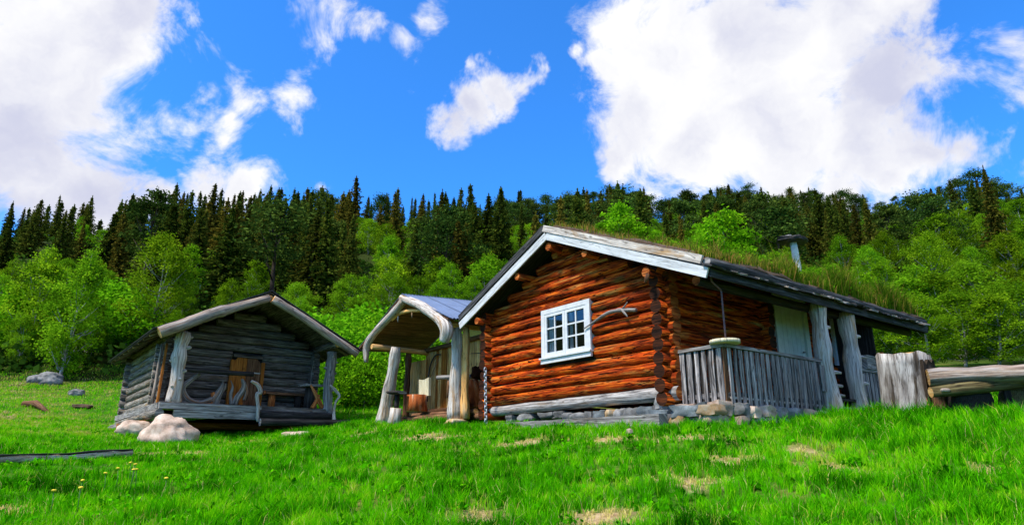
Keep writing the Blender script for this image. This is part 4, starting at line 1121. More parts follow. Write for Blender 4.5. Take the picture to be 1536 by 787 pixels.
# trough log at the left
a, b = ground_hit(-40, 703) + V(0, 0, .11), ground_hit(194, 690) + V(0, 0, .12)
t = empty('log_trough', tuple(a), 0, 'long dark hollowed log lying on stakes in the grass', 'log')
d = b - a
p = [d * f + V(0, 0, .012 * math.sin(f * 9)) for f in np.linspace(0, 1, 14)]
MB().tube(p, [.062 + .004 * math.sin(i * 2) for i in range(14)], 10, .10, freq=4).build('trunk_log', ['silver', 'grey'], t)
mb = MB()
for s in (-1, 1):
    nrm = V(d[1], -d[0], 0) / np.linalg.norm(d[:2])
    mb = MB().tube([q + nrm * s * .045 + V(0, 0, .052 + .008 * nz(q * 3, 2, s)) for q in p], [.017] * 14, 6, .5, freq=9)
    mb.build('bark_edge', ['darkwood', 'darkwood'], t)
for f in (.72, .745, .30):
    q = d * f; zg = hz(a[0] + q[0], a[1] + q[1]) - a[2]
    MB().tube([q + V(0, -.03, -.02), V(q[0] + .03, q[1] - .03, zg - .1)], [.028, .024], 7, .1).build('stake', 'darkwood', t)
# the big stump
q = at(1370, 630, 12.0); zg = hz(q[0], q[1])
t = empty('upright_stump', (q[0], q[1], zg), 0, 'huge upright weathered tree stump beside the porch fence', 'stump')
mb = MB(); zt = at(1361, 533, 12.0)[2] - zg
mb.tube([(-.06, 0, -.15), (-.05, 0, .1), (-.03, 0, .45), (-.01, 0, .85), (.0, 0, zt)], [.46, .425, .405, .41, .42], 64, .04, freq=2.6, flute=.045, ragged=.08, seed=31.0)
so = mb.build('trunk_block', ['stump', 'tan'], t)
mb = MB(); na, nh = 14, 7  # added shell: its dark colour stands in for shade on the right side
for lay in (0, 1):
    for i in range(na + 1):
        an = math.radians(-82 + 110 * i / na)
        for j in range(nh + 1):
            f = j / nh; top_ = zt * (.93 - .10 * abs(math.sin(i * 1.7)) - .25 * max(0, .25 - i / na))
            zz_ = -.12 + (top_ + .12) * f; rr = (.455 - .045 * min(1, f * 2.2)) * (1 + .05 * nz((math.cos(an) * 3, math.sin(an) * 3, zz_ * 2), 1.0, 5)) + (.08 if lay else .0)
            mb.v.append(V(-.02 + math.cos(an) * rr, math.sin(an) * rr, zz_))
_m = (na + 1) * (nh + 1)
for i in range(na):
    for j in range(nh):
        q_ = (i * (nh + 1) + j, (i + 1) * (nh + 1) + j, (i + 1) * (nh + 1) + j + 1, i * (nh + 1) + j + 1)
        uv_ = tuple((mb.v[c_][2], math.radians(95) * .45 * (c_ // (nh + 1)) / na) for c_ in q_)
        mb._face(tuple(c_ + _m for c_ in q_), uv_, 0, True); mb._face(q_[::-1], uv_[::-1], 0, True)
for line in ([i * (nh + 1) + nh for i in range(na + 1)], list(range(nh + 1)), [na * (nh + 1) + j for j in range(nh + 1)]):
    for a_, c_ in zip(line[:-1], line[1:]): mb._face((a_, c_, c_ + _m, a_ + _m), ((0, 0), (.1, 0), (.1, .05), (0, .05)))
mb.build('stump_shade_shell', 'trunk_dark', t, label='dark shell added as shade on the stump side')
limb('torn_strip', [(.06, -.455, -.05, .05), (.08, -.43, .15, .055), (.10, -.41, .34, .05), (.12, -.40, .48, .015)], 'stumpbark', t, n=8, flat=(1, .5), label='orange strip of torn wood')
# log table with a second log underneath
a, b = at(1392, 566, 11.4), at(1680, 553, 10.3)
zg = hz(a[0], a[1])
t = empty('log_table', (a[0] + .5, a[1] - .1, zg), 0, 'long half log table with mossy log below at the stump', 'table')
o0 = V(a[0] + .5, a[1] - .1, zg)
p = [a + (b - a) * f + V(0, 0, .01 * math.sin(f * 11)) - o0 for f in np.linspace(0, 1, 14)]
MB().tube(p, [.175 + .012 * math.sin(i * 1.7) for i in range(14)], 26, .07, flat=(1.25, .82), freq=3, flute=.12).build('table_top', ['bargelog', 'tan'], t, label='pale weathered half log top')
p2 = [at(1396, 588, 11.1) - o0, at(1440, 583, 11.05) - o0, at(1500, 577, 11.0) - o0, at(1560, 570, 10.9) - o0]
MB().tube(p2, [.085, .10, .10, .09], 10, .10).build('under_log', ['mossy', 'tan'], t)
for (px, py, Y, r, mt) in ((1405, 578, 11.45, .10, 'brown'), (1425, 585, 11.4, .09, 'darkwood')):
    q = at(px, py, Y) - o0; MB().tube([V(q[0], q[1], -.1), V(q[0], q[1], q[2] + .05)], [r * 1.2, r], 9, .1).build('leg', [mt, mt], t)
for (px, Y, w, mt) in ((1455, 11.25, .42, 'darkwood'), (1530, 11.2, .4, 'mossy')):
    q = at(px, 600, Y) - o0; MB().stone((q[0], q[1], .18), (w * 1.5, w, .62), px, blocky=4, res=5).build('support_block', mt, t)
q = at(1508, 570, 11.0) - o0
plank('brace_board', V(q[0], q[1], -.05), V(q[0] - .02, q[1], q[2] + .02), .10, .04, 'darkwood', t, up=(0, 1, 0))
MB().stone(at(1417, 583, 11.0) - o0 + V(0, 0, -.02), (.16, .12, .07), 3, res=3).build('wedge_stone', 'rock1', t)

# ------------------------------------------------------------------ vegetation helpers
def fast_mesh(name, verts, faces_list, tint, mats, smooth=False):
    """faces_list: list of (n,k) integer arrays"""
    me = bpy.data.meshes.new(name)
    verts = np.ascontiguousarray(verts, np.float32)
    me.vertices.add(len(verts)); me.vertices.foreach_set('co', verts.ravel())
    tot = sum(f.size for f in faces_list); npoly = sum(len(f) for f in faces_list)
    me.loops.add(tot); me.polygons.add(npoly)
    me.loops.foreach_set('vertex_index', np.concatenate([f.ravel() for f in faces_list]).astype(np.int32))
    sizes = np.concatenate([np.full(len(f), f.shape[1]) for f in faces_list])
    starts = np.r_[0, np.cumsum(sizes)[:-1]]
    me.polygons.foreach_set('loop_start', starts.astype(np.int32))
    me.update(calc_edges=True); me.validate()
    a = me.attributes.new('tint', 'FLOAT', 'POINT'); a.data.foreach_set('value', np.ascontiguousarray(tint, np.float32))
    if smooth: me.polygons.foreach_set('use_smooth', [True] * len(me.polygons))
    for m in mats: me.materials.append(MT[m])
    return me
def unit(a): return a / np.maximum(np.linalg.norm(a, axis=-1, keepdims=True), 1e-9)
def leaves(c, size, tint, elong=1.6, upbias=.35, rng=RNG, axis=None):
    """rhombic leaves round the centres c -> verts, quads, tint"""
    n = len(c)
    a = unit(rng.normal(size=(n, 3)) if axis is None else axis + rng.normal(size=(n, 3)) * .25)
    nn = unit(rng.normal(size=(n, 3)) + np.array([0, 0, upbias * 2]))
    b = unit(np.cross(nn, a))
    s = np.asarray(size)[:, None]
    v = np.stack([c - a * s * elong * .5, c + b * s * .5, c + a * s * elong * .5, c - b * s * .5], 1).reshape(-1, 3)
    f = np.arange(n * 4).reshape(n, 4)
    return v, f, np.repeat(tint, 4)
def trunk_mesh(name, paths, mat):
    mb = MB()
    for p, r in paths: mb.tube(p, r, 6 if len(paths) > 1 and p is not paths[0][0] else 8, .06)
    me = mb.mesh(name); me.materials.append(MT[mat]); me.polygons.foreach_set('material_index', [0] * len(me.polygons))
    return me
def broadleaf(name, H, R, n, ls, seed, mat='birch', base=.2, m=60, lean=0.0, tmat='trunk_birch', squash=.75, spread=.24, trunk_r=None):
    rng = np.random.default_rng(seed); random.seed(seed)
    tr = trunk_r or H * .011
    sx, sy = rng.normal(0, .03, 2) * H
    cur = lambda t: np.array([lean * H * t + sx * math.sin(t * 3.0), sy * math.sin(t * 2.6), H * t])
    paths = [([cur(t) for t in np.linspace(-.03, .95, 9)], [tr * (1.25 - t * 1.15) for t in np.linspace(0, 1, 9)])]
    t = base + (1 - base) * rng.beta(1.25, 1.15, m)
    prof = np.clip(np.sin(np.pi * np.clip((t - base) / (1 - base), 0, 1) ** .75 * .93 + .12), 0.08, 1) ** .8
    an = rng.uniform(0, 2 * np.pi, m) + np.arange(m) * 2.4; rad = R * prof * np.sqrt(rng.uniform(.12, 1, m)) * rng.uniform(.75, 1.12, m)
    ax = np.array([cur(x) for x in t])
    cc = ax + np.stack([np.cos(an) * rad, np.sin(an) * rad, rng.normal(0, .03 * H, m)], 1)
    for k in range(0, m, 3):
        tt = max(base * .8, t[k] - .18); p0 = cur(tt); p1 = cc[k]; mid = p0 * .5 + p1 * .5 + np.array([0, 0, -.03 * H])
        paths.append(([p0, mid, p1], [tr * .42 * (1.1 - tt), tr * .28, tr * .08]))
    cr = R * spread * rng.uniform(.65, 1.35, m); wgt = cr ** 2; cnt = np.maximum((n * wgt / wgt.sum()).astype(int), 8)
    idx = np.repeat(np.arange(m), cnt); N_ = len(idx)
    off = rng.normal(size=(N_, 3)) * np.array([1, 1, squash]) * .62
    off = off * np.minimum(1, 1.5 / np.maximum(np.linalg.norm(off, axis=1, keepdims=True), .01))
    c = cc[idx] + off * cr[idx][:, None]
    c[:, 2] = np.maximum(c[:, 2], H * .06)
    tint = np.clip(.5 + rng.normal(0, .16, m)[idx] + rng.normal(0, .18, N_), 0, 1)
    v, f, tn = leaves(c, ls * rng.uniform(.6, 1.3, N_), tint, 1.5, .35, rng)
    return trunk_mesh(name + '_trunk', paths, tmat), fast_mesh(name + '_crown', v, [f], tn, [mat])
def spruce(name, H, R, seed, mat='spruce', dens=1.0):
    rng = np.random.default_rng(seed); random.seed(seed)
    C, A, S, Tn = [], [], [], []
    t = .05
    while t < .985:
        z = t * H; rb = R * (1 - t) ** (.7 + .06 * (seed % 5)) * rng.uniform(.55, 1.22) + .12
        nb = int((5 + 5 * (1 - t)) * dens) + 1; a0 = rng.uniform(0, 6.28)
        for k in range(nb):
            az = a0 + 6.283 * k / nb + rng.normal(0, .25); L_ = rb * rng.uniform(.65, 1.15)
            ns = max(2, int(L_ / .26)); tb = rng.normal(0, .16)
            for s in (np.arange(ns) + .6) / ns:
                q = np.array([math.cos(az) * s * L_, math.sin(az) * s * L_, z - .42 * s * L_ + .22 * s * s * L_])
                d = np.array([math.cos(az), math.sin(az), -.3])
                for sd in (-1, 0, 1):
                    ang = az + sd * .75
                    C.append(q + rng.normal(0, .06, 3)); A.append((math.cos(ang), math.sin(ang), -.35 + rng.normal(0, .2))); S.append((.34 if sd else .42) * (1.15 - .45 * s) * (.55 + .45 * (1 - t))); Tn.append(.5 + tb + rng.normal(0, .2))
                if rng.random() < .6:
                    C.append(q - np.array([0, 0, .13])); A.append((0, 0, -1)); S.append(.28); Tn.append(.35 + tb)
        t += (.026 + .012 * (1 - t)) * rng.uniform(.8, 1.2) * 12.0 / H
    for k in range(8):
        C.append(np.array([0, 0, H * (.975 + .006 * k)])); A.append((rng.normal(0, .3), rng.normal(0, .3), 1)); S.append(.22); Tn.append(.6)
    C, A = np.array(C), np.array(A)
    v, f, tn = leaves(C, np.array(S), np.clip(np.array(Tn), 0, 1), 1.9, .8, rng, axis=A)
    tm = trunk_mesh(name + '_trunk', [([(0, 0, -.3), (0, 0, H * .5), (0, 0, H * .97)], [H * .012, H * .008, .015])], 'trunk_dark')
    return tm, fast_mesh(name + '_crown', v, [f], tn, [mat])
def pine(name, H, R, seed):
    return broadleaf(name, H, R, 3400, .17, seed, 'pine', base=.38, m=34, tmat='trunk_dark', squash=.42, spread=.30, trunk_r=H * .014)

PROTO = {'birch': [broadleaf('birch%d' % i, 9, 2.5 + .35 * (i % 3), 5200, .175, 100 + i, m=70 + 6 * i, base=.14, spread=.20) for i in range(6)],
         'bigbirch': [broadleaf('bigbirch%d' % i, 9, 2.3 + .2 * i, 12500, .115, 140 + i, m=120, base=.12, spread=.19, lean=(.06, -.03, .0)[i]) for i in range(3)],
         'spruce': [spruce('spruce%d' % i, 14, 1.9 + .4 * (i % 3), 200 + i, dens=(1, .8, 1.1, .7, 1, .85, 1, .75)[i]) for i in range(8)],
         'pine': [pine('pine%d' % i, 10, 2.0 + .25 * i, 300 + i) for i in range(4)],
         'shrub': [broadleaf('shrub%d' % i, 2.2, 1.25, 5200, .085, 400 + i, 'shrub', base=.04, m=46, spread=.30, trunk_r=.02) for i in range(3)],
         'sapling': [broadleaf('sapling%d' % i, 1.2, .48 - .1 * (i == 1), 2300 - 1300 * (i == 1), .05, 450 + i, 'shrub', base=.05, m=26, spread=.30, trunk_r=.012) for i in range(3)]}
TREE_NAME = {'birch': ('birch_tree', 'tree'), 'bigbirch': ('birch_tree', 'tree'), 'spruce': ('spruce_tree', 'tree'), 'pine': ('pine_tree', 'tree'), 'shrub': ('willow_shrub', 'shrub'), 'sapling': ('roof_shrub', 'shrub')}
def plant(kind, pos, scale, label, group=None, idx=None, rz=None, sxy=1.0, name=None):
    tm, cm = PROTO[kind][random.randrange(len(PROTO[kind])) if idx is None else idx]
    nm, cat = TREE_NAME[kind]
    o = empty(name or nm, pos, random.uniform(0, 6.283) if rz is None else rz, label, cat, group)
    o.scale = (scale * sxy, scale * sxy, scale)
    if kind in ('spruce', 'pine', 'birch'): o.rotation_euler[0], o.rotation_euler[1] = random.uniform(-.045, .045), random.uniform(-.045, .045)
    for pn, me in (('trunk', tm), ('crown', cm)):
        c = bpy.data.objects.new(pn, me); COL.objects.link(c); c.parent = o
    return o

# ------------------------------------------------------------------ the forest
random.seed(21)
TREES = []
SKY_X = [0, 60, 100, 180, 270, 320, 400, 500, 620, 690, 750, 830, 900, 1000, 1100, 1200, 1280, 1330, 1380, 1420, 1480, 1536]
SKY_Y = [312, 300, 290, 296, 272, 282, 284, 276, 270, 290, 268, 276, 272, 282, 282, 288, 292, 305, 292, 276, 270, 282]
def capped(x, y, z, H):
    """the hill's tree line: shorter trees where the ridge is low; None where no tree fits"""
    lim = np.interp(to_px((x, y, z))[0], SKY_X, SKY_Y) + random.uniform(-10, 20)
    while to_px((x, y, z + H))[1] < lim:
        H *= .94
        if H < 4.2: return None
    return H
def forest():
    cand = []
    d = 35.0
    while d < 200:
        s = 2.9 + .029 * d
        az = -.80
        while az < .80:
            a = az + random.uniform(-.4, .4) * s / d; r = d + random.uniform(-.4, .4) * s
            x, y = math.tan(a) * r * .93, r
            if abs(x) < .86 * y + 3: cand.append((x, y))
            az += s / d
        d += s * .86
    for (x, y) in cand:
        z = hz(x, y); px, py = to_px((x, y, z)); dd = y
        if y < 46 and 560 < px < 1290: continue
        u = random.random()
        edge = .5 + .5 * math.sin(px * .021 + dd * .06)
        if dd < 47: p = .06 if px < 160 else .03
        elif dd < 62: p = (.75 * edge + .15) if px < 560 else .10
        elif dd < 142:
            p = .80 if px < 170 else .92 if px < 540 else .22 if px < 650 else .85 if px < 715 else .20 if px < 830 else .45 if px < 1060 else .68 if px < 1330 else .32
        else:
            p = .80 if px < 440 else .45 if px < 700 else .95
        if px > 1060 and 108 < dd <= 142: p = .80
        if u < p:
            far = dd > 138
            if random.random() < (.55 if far and px > 700 else .35 if px > 1000 else .16): k, H = 'pine', random.uniform(8.5, 12)
            else: k, H = 'spruce', (random.uniform(7.5, 13) if far else (random.uniform(7, 10.5) if dd < 74 else random.uniform(9, 15.5)))
            H = capped(x, y, z, H)
            if H is None: continue
            sc = H / (10 if k == 'pine' else 14)
            TREES.append((k, x, y, z - .2, sc, random.uniform(1.0, 1.65)))
        else:
            k = 'birch'; H = (random.uniform(2.8, 4.2) if px < 640 else random.uniform(3.2, 5)) if dd < 52 else (random.uniform(3.0, 4.6) if px < 560 else random.uniform(3.8, 6)) if dd < 90 else random.uniform(3.4, 5.6)
            if dd > 80:
                H = capped(x, y, z, H)
                if H is None or to_px((x, y, z + H))[1] < np.interp(px, SKY_X, SKY_Y) + 22: continue
            TREES.append((k if dd > 55 else 'bigbirch', x, y, z - .2, H / 9, random.uniform(1.0, 1.4)))
forest()
LAND = [(110, 'over the leaning meadow birch'), (245, 'over the low storehouse eave'), (335, 'over the thick storehouse barge log'), (425, 'over the storehouse ridge'), (545, 'over the far storehouse barge log'),
        (640, 'over the shelter gable'), (700, 'over the blue metal roof'), (770, 'over the rear cabin roof slope'), (850, 'over the cabin gable peak'), (930, 'over the round roof bush'), (1020, 'over the white barge board'),
        (1085, 'over the lower barge board'), (1150, 'over the large roof sapling'), (1230, 'over the chimney'), (1320, 'over the far sod roof'), (1400, 'over the upright stump'), (1470, 'over the near log table'), (9999, 'over the far log table')]
ORD = ['first', 'second', 'third', 'fourth', 'fifth', 'sixth', 'seventh', 'eighth', 'ninth', 'tenth', 'eleventh', 'twelfth', 'thirteenth', 'fourteenth', 'fifteenth', 'sixteenth', 'seventeenth', 'eighteenth', 'nineteenth', 'twentieth']
def far_mass(rest):
    VV, FF, TT, base = [], [], [], 0
    for (k, x, y, z, sc, sxy) in rest:
        me = random.choice(PROTO[k])[1]; nv = len(me.vertices)
        co = np.empty(nv * 3, np.float32); me.vertices.foreach_get('co', co); co = co.reshape(-1, 4, 3)
        tn = np.empty(nv, np.float32); me.attributes['tint'].data.foreach_get('value', tn); tn = tn.reshape(-1, 4)
        st = 4; co, tn = co[::st], tn[::st]
        c = co.mean(1, keepdims=True); co = c + (co - c) * 1.75
        a = random.uniform(0, 6.28); ca, sa = math.cos(a), math.sin(a)
        q = np.stack([(co[..., 0] * ca - co[..., 1] * sa) * sxy, (co[..., 0] * sa + co[..., 1] * ca) * sxy, co[..., 2]], -1) * sc + np.array([x, y, z])
        VV.append(q.reshape(-1, 3)); TT.append(tn.ravel()); base += 1
    for kind in (0,):
        V_ = np.concatenate(VV); F_ = np.arange(len(V_)).reshape(-1, 4)
        o = bpy.data.objects.new('far_birch_wood', fast_mesh('far_birch_wood', V_, [F_], np.concatenate(TT), ['birch'])); COL.objects.link(o)
        tag(o, 'distant mass of birch crowns filling the upper slope', 'forest', kind='stuff')
_b = sorted([q for q in TREES if q[0] in ('birch', 'bigbirch')], key=lambda q: q[2])
if len(_b) > 300:
    far_mass(_b[300:]); _cut = set(id(q) for q in _b[300:]); TREES = [q for q in TREES if id(q) not in _cut]
groups = {}
for T_ in TREES:
    k, x, y, z, sc, sxy = T_
    px = to_px((x, y, z))[0]
    zone = next(t_ for lim, t_ in LAND if px < lim)
    kind = {'spruce': 'dark spruce', 'pine': 'open crowned pine'}.get(k, 'light green birch')
    row = 'on the skyline ridge' if y > 138 else 'high on the slope' if y > 96 else 'on the middle slope' if y > 62 else 'at the forest foot'
    groups.setdefault((kind, row, zone), []).append((px, T_))
for (kind, row, zone), mem in groups.items():
    mem.sort(key=lambda q: q[0])
    for i, (px, (k, x, y, z, sc, sxy)) in enumerate(mem):
        lab = '%s %s %s' % (kind, row, zone) if len(mem) == 1 else '%s %s from left %s %s' % (ORD[min(i, 19)], kind, row, zone)
        plant(k, (x, y, z), sc, lab, '%s %s' % ({'dark spruce': 'spruces', 'open crowned pine': 'pines'}.get(kind, 'birches'), row), sxy=sxy)
# trees that stand out
def single(kind, px, py, Y, H, label, idx=0, sxy=1.0, rz=None, group=None):
    q = at(px, py, Y); base = {'birch': 9, 'bigbirch': 9, 'spruce': 14, 'pine': 10, 'shrub': 2.2, 'sapling': 1.2}[kind]
    return plant(kind, (q[0], q[1], hz(q[0], q[1]) - .05), H / base, label, group, idx, rz, sxy)
single('bigbirch', 88, 575, 33.5, 6.6, 'leaning young birch rising from the pale meadow rock', 0, .95, 0.0)
single('bigbirch', 30, 570, 36, 6.2, 'bushy birch at the meadow edge in the far corner', 1, 1.1)
single('bigbirch', 205, 570, 38, 7.0, 'slim pale trunked birch just behind the storehouse roof', 2, 1.0)
single('spruce', 1522, 470, 62, 9.5, 'lone dark spruce among birches at the picture edge', 2, .9)
single('spruce', 268, 340, 128, 13.0, 'tallest feathery spruce on the skyline above the storehouse', 1, .75)
single('spruce', 748, 330, 170, 12, 'broad dark spruce standing alone on the skyline above the shelter', 4, 1.15)
single('spruce', 617, 330, 172, 11, 'pointed solitary spruce on the bare ridge between storehouse and cabin', 0, .7)
single('pine', 1475, 330, 150, 12, 'round headed pine on the skyline over the stump', 2, 1.2)
for i, (px, py, Y, H, s) in enumerate(((520, 632, 25.5, 2.6, 1.0), (545, 634, 24.5, 2.0, 1.0), (566, 632, 26.5, 2.8, 1.0), (498, 630, 28, 3.0, 1.1), (590, 630, 27.5, 2.6, 1.0), (540, 620, 30, 3.4, 1.2), (475, 628, 30, 3.2, 1.1), (612, 625, 30, 3.2, 1.2))):
    single('shrub', px, py, Y, H, ['bright leafy shrub right beside the storehouse post', 'low bright shrub between storehouse and shelter', 'leafy shrub just left of the pale shelter post', 'tall shrub seen through the storehouse porch', 'shrub seen between the two shelter posts', 'taller shrub at the back of the gap between buildings', 'shrub behind the storehouse wall corner', 'shrub behind the shelter back wall'][i], i % 3, s, group='shrubs between storehouse and shelter')
for i, (px, py, Y, H, s) in enumerate(((1345, 560, 26, 3.0, 1.7), (1400, 560, 25, 2.7, 1.8), (1450, 560, 26, 3.0, 1.8), (1500, 560, 25, 2.8, 1.7), (1550, 560, 27, 3.2, 1.8), (1425, 540, 31, 4.2, 1.5), (1490, 535, 32, 4.6, 1.5), (1375, 540, 32, 4.4, 1.5))):
    single('bigbirch', px, py, Y, H, ['leafy shrub directly behind the upright stump', 'shrub over the near end of the log table', 'shrub over the middle of the log table', 'shrub over the far part of the log table', 'shrub at the picture edge behind the log table', 'tall shrub in the second row behind the log table', 'tallest shrub in the second row near the picture edge', 'tall shrub in the second row below the eave end'][i], i % 3, s, group='shrubs behind the log table')
for i, (px, py, Y, H, s) in enumerate(((150, 568, 40, 3.4, 1.2), (180, 566, 38, 3.0, 1.2), (10, 572, 37, 3.0, 1.3), (55, 570, 39, 2.6, 1.2), (120, 570, 42, 3.2, 1.2))):
    single('shrub', px, py, Y, H, ['shrub at the wood edge right of the leaning birch', 'shrub at the wood edge touching the storehouse eave', 'shrub at the wood edge in the corner', 'shrub at the wood edge behind the pale rock', 'shrub deep behind the leaning birch'][i], i % 3, s, group='shrubs along the wood edge')

# undergrowth that covers the forest floor
def undergrowth():
    rng = np.random.default_rng(5); n = 5200
    r = 34 + 166 * rng.random(n) ** 1.15; a = rng.uniform(-.80, .80, n)
    x, y = np.tan(a) * r * .93, r
    px = 768 + FPX * x / (y * 1.0)
    keep = ~((y < 46) & (px > 560) & (px < 1290)); x, y = x[keep], y[keep]; n = len(x)
    z = height(x, y); k = 40
    R_ = rng.uniform(.7, 1.7, n)
    idx = np.repeat(np.arange(n), k)
    off = rng.normal(size=(n * k, 3)) * np.array([.5, .5, .42]); off[:, 2] = np.abs(off[:, 2])
    c = np.stack([x, y, z], 1)[idx] + off * R_[idx][:, None]
    tint = np.clip(rng.uniform(.1, .75, n)[idx] + rng.normal(0, .15, n * k), 0, 1)
    v, f, tn = leaves(c, rng.uniform(.18, .4, n * k), tint, 1.4, .5, rng)
    o = bpy.data.objects.new('undergrowth', fast_mesh('undergrowth', v, [f], tn, ['under'])); COL.objects.link(o)
    tag(o, 'low green undergrowth covering the forest floor on the hillside', 'undergrowth', kind='stuff')
undergrowth()

# ------------------------------------------------------------------ grass
def blades(name, P, h, w, lean, tint, mat, label, rng, parent=None):
    n = len(P)
    az = rng.uniform(0, 2 * np.pi, n); la = rng.uniform(0, 2 * np.pi, n)
    sd = np.stack([np.cos(az), np.sin(az), np.zeros(n)], 1) * (w / 2)[:, None]
    ld = np.stack([np.cos(la), np.sin(la), np.zeros(n)], 1) * (lean * h)[:, None]
    up = np.array([0, 0, 1.0])
    b = P - up * .015
    mid = P + up * (h * .55)[:, None] + ld * .30
    tip = P + up * (h * np.sqrt(np.clip(1 - lean * lean * .7, .1, 1)))[:, None] + ld
    v = np.stack([b - sd, b + sd, mid + sd * .8, mid - sd * .8, tip], 1).reshape(-1, 3)
    i = np.arange(n) * 5
    q = np.stack([i, i + 1, i + 2, i + 3], 1); t = np.stack([i + 3, i + 2, i + 4], 1)
    tn = np.repeat(np.clip(tint, 0, 1), 5).reshape(n, 5); tn = np.clip(tn + np.array([-.06, -.06, 0, 0, .04]) * 0, 0, 1).ravel()
    me = fast_mesh(name, v, [q, t], tn, [mat])
    o = bpy.data.objects.new(name, me); COL.objects.link(o)
    if parent is not None: o.parent = parent
    return tag(o, label, 'grass', kind='stuff')
def inside(x, y, org, ex, ey, x0, x1, y0, y1):
    dx, dy = x - org[0], y - org[1]
    a, b = dx * ex[0] + dy * ex[1], dx * ey[0] + dy * ey[1]
    return (a > x0) & (a < x1) & (b > y0) & (b < y1)
def meadow():
    rng = np.random.default_rng(3)
    n = 460000
    d = 3.6 + 18.5 * rng.random(n) ** 1.08; a = rng.uniform(-.72, .72, n)
    x, y = d * np.tan(a), d
    n2 = 90000
    y2 = 15 + 21 * rng.random(n2) ** 1.2; x2 = -y2 * rng.uniform(.28, .84, n2)
    n3 = 26000
    y3 = 20 + 9 * rng.random(n3); x3 = rng.uniform(-.5, -.1, n3) * y3
    x = np.r_[x, x2, x3]; y = np.r_[y, y2, y3]
    # gather the blades into tufts
    tx, ty = np.round(x / .16 + .35 * np.sin(y * 9)), np.round(y / .16 + .35 * np.sin(x * 11))
    hsh = np.abs(np.sin(tx * 127.1 + ty * 311.7) * 43758.5453) % 1
    hs2 = np.abs(np.sin(tx * 269.5 + ty * 183.3) * 24634.6345) % 1
    x = x + (tx * .16 + (hs2 - .5) * .08 - x) * .35; y = y + (ty * .16 + (hsh - .5) * .08 - y) * .35
    bad = inside(x, y, CA, CX_, CYV, -.02, 7.3, -1.1, W) | inside(x, y, SB, SX_, SYV, .05, 4.6, .15, 6.4) | inside(x, y, CA, CX_, CYV, -.05, 3, 6.7, 10.2)
    bad |= (np.hypot(x - at(1361, 630, 12)[0], y - 12.0) < .44)
    cb = inside(x, y, CA, CX_, CYV, .3, 30, -1.5, 12)
    bare = bareness(x, y)
    big = .5 + .5 * _vn(x, y, .55); mid = .5 + .5 * _vn(x + 5, y + 2, 1.9)
    keep = ~bad & ~(cb & (y > 13)) & (rng.random(len(x)) > bare * .45) & (rng.random(len(x)) < .45 + .35 * hsh + .45 * mid)
    x, y, hsh, hs2, bare, big, mid = (q[keep] for q in (x, y, hsh, hs2, bare, big, mid))
    n = len(x); z = height(x, y)
    dist = np.hypot(x, y)
    clump = np.clip(.65 * _vn(x * 1.0 + 3 * np.sin(y * .3), y * 1.15, 3.9) + .75 * _vn(x - 4, y * 1.3 + 2, 1.7), -1, 1)
    h = (1 - .45 * clump) * (.045 + .075 * hsh + .06 * mid + .03 * big) * rng.uniform(.6, 1.25, n)
    # taller, darker fringes along the walls and on the rise to the right
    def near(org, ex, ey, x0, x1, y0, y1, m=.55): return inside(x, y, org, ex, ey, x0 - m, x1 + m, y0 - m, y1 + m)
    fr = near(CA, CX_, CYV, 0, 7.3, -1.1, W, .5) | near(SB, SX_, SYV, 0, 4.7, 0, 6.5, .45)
    h = np.where(fr, h * .95, h)
    right = np.clip((x - 3.6) / 3, 0, 1) * np.clip((y - 6.5) / 3, 0, 1); h = h * (1 + .85 * right)
    tb = np.clip(1 - np.hypot(x - 8.6, (y - 10.9) * 1.1) / 2.4, 0, 1); h = h * (1 - .55 * tb)
    tr_ = np.clip(1 - np.abs(y - 10.2 - (x + 6) * .55) / 1.6, 0, 1) * (x < -4.6); h = h * (1 - .5 * tr_)
    left = np.clip((-x - 6.5) / 4, 0, 1) * np.clip((y - 13) / 5, 0, 1)
    h = h * (1 - .35 * left) * (1 - .6 * bare)
    tint = .30 + .22 * (big - .5) + .16 * (mid - .5) + .30 * (hsh - .5) + .34 * clump + rng.normal(0, .085, n)
    tint += left * .28 + left * .25 * np.clip(_vn(x, y, .5), 0, 1) + bare * .35
    dark = np.clip(1 - np.abs(y - 13.5 - .25 * (x + 6)) / 3.2, 0, 1) * (x < -1) * 0
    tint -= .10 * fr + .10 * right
    dry = rng.random(n) < (.045 + .10 * np.clip(_vn(x + 11, y - 6, .9) - .25, 0, 1) + .10 * left + .20 * (bare > .05))
    straw = rng.random(n) < bare * 1.25
    tint = np.where(dry, rng.uniform(.66, .95, n), tint); tint = np.where(straw, rng.uniform(.80, 1.0, n), tint); h = np.where(straw, rng.uniform(.025, .07, n), h)
    lay = np.where(straw, .9, 0)
    w = (.0036 + .00050 * dist) * rng.uniform(.7, 1.3, n)
    lean = np.maximum(rng.uniform(.15, .75, n), lay)
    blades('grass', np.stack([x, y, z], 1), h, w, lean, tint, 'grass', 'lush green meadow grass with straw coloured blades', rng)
meadow()
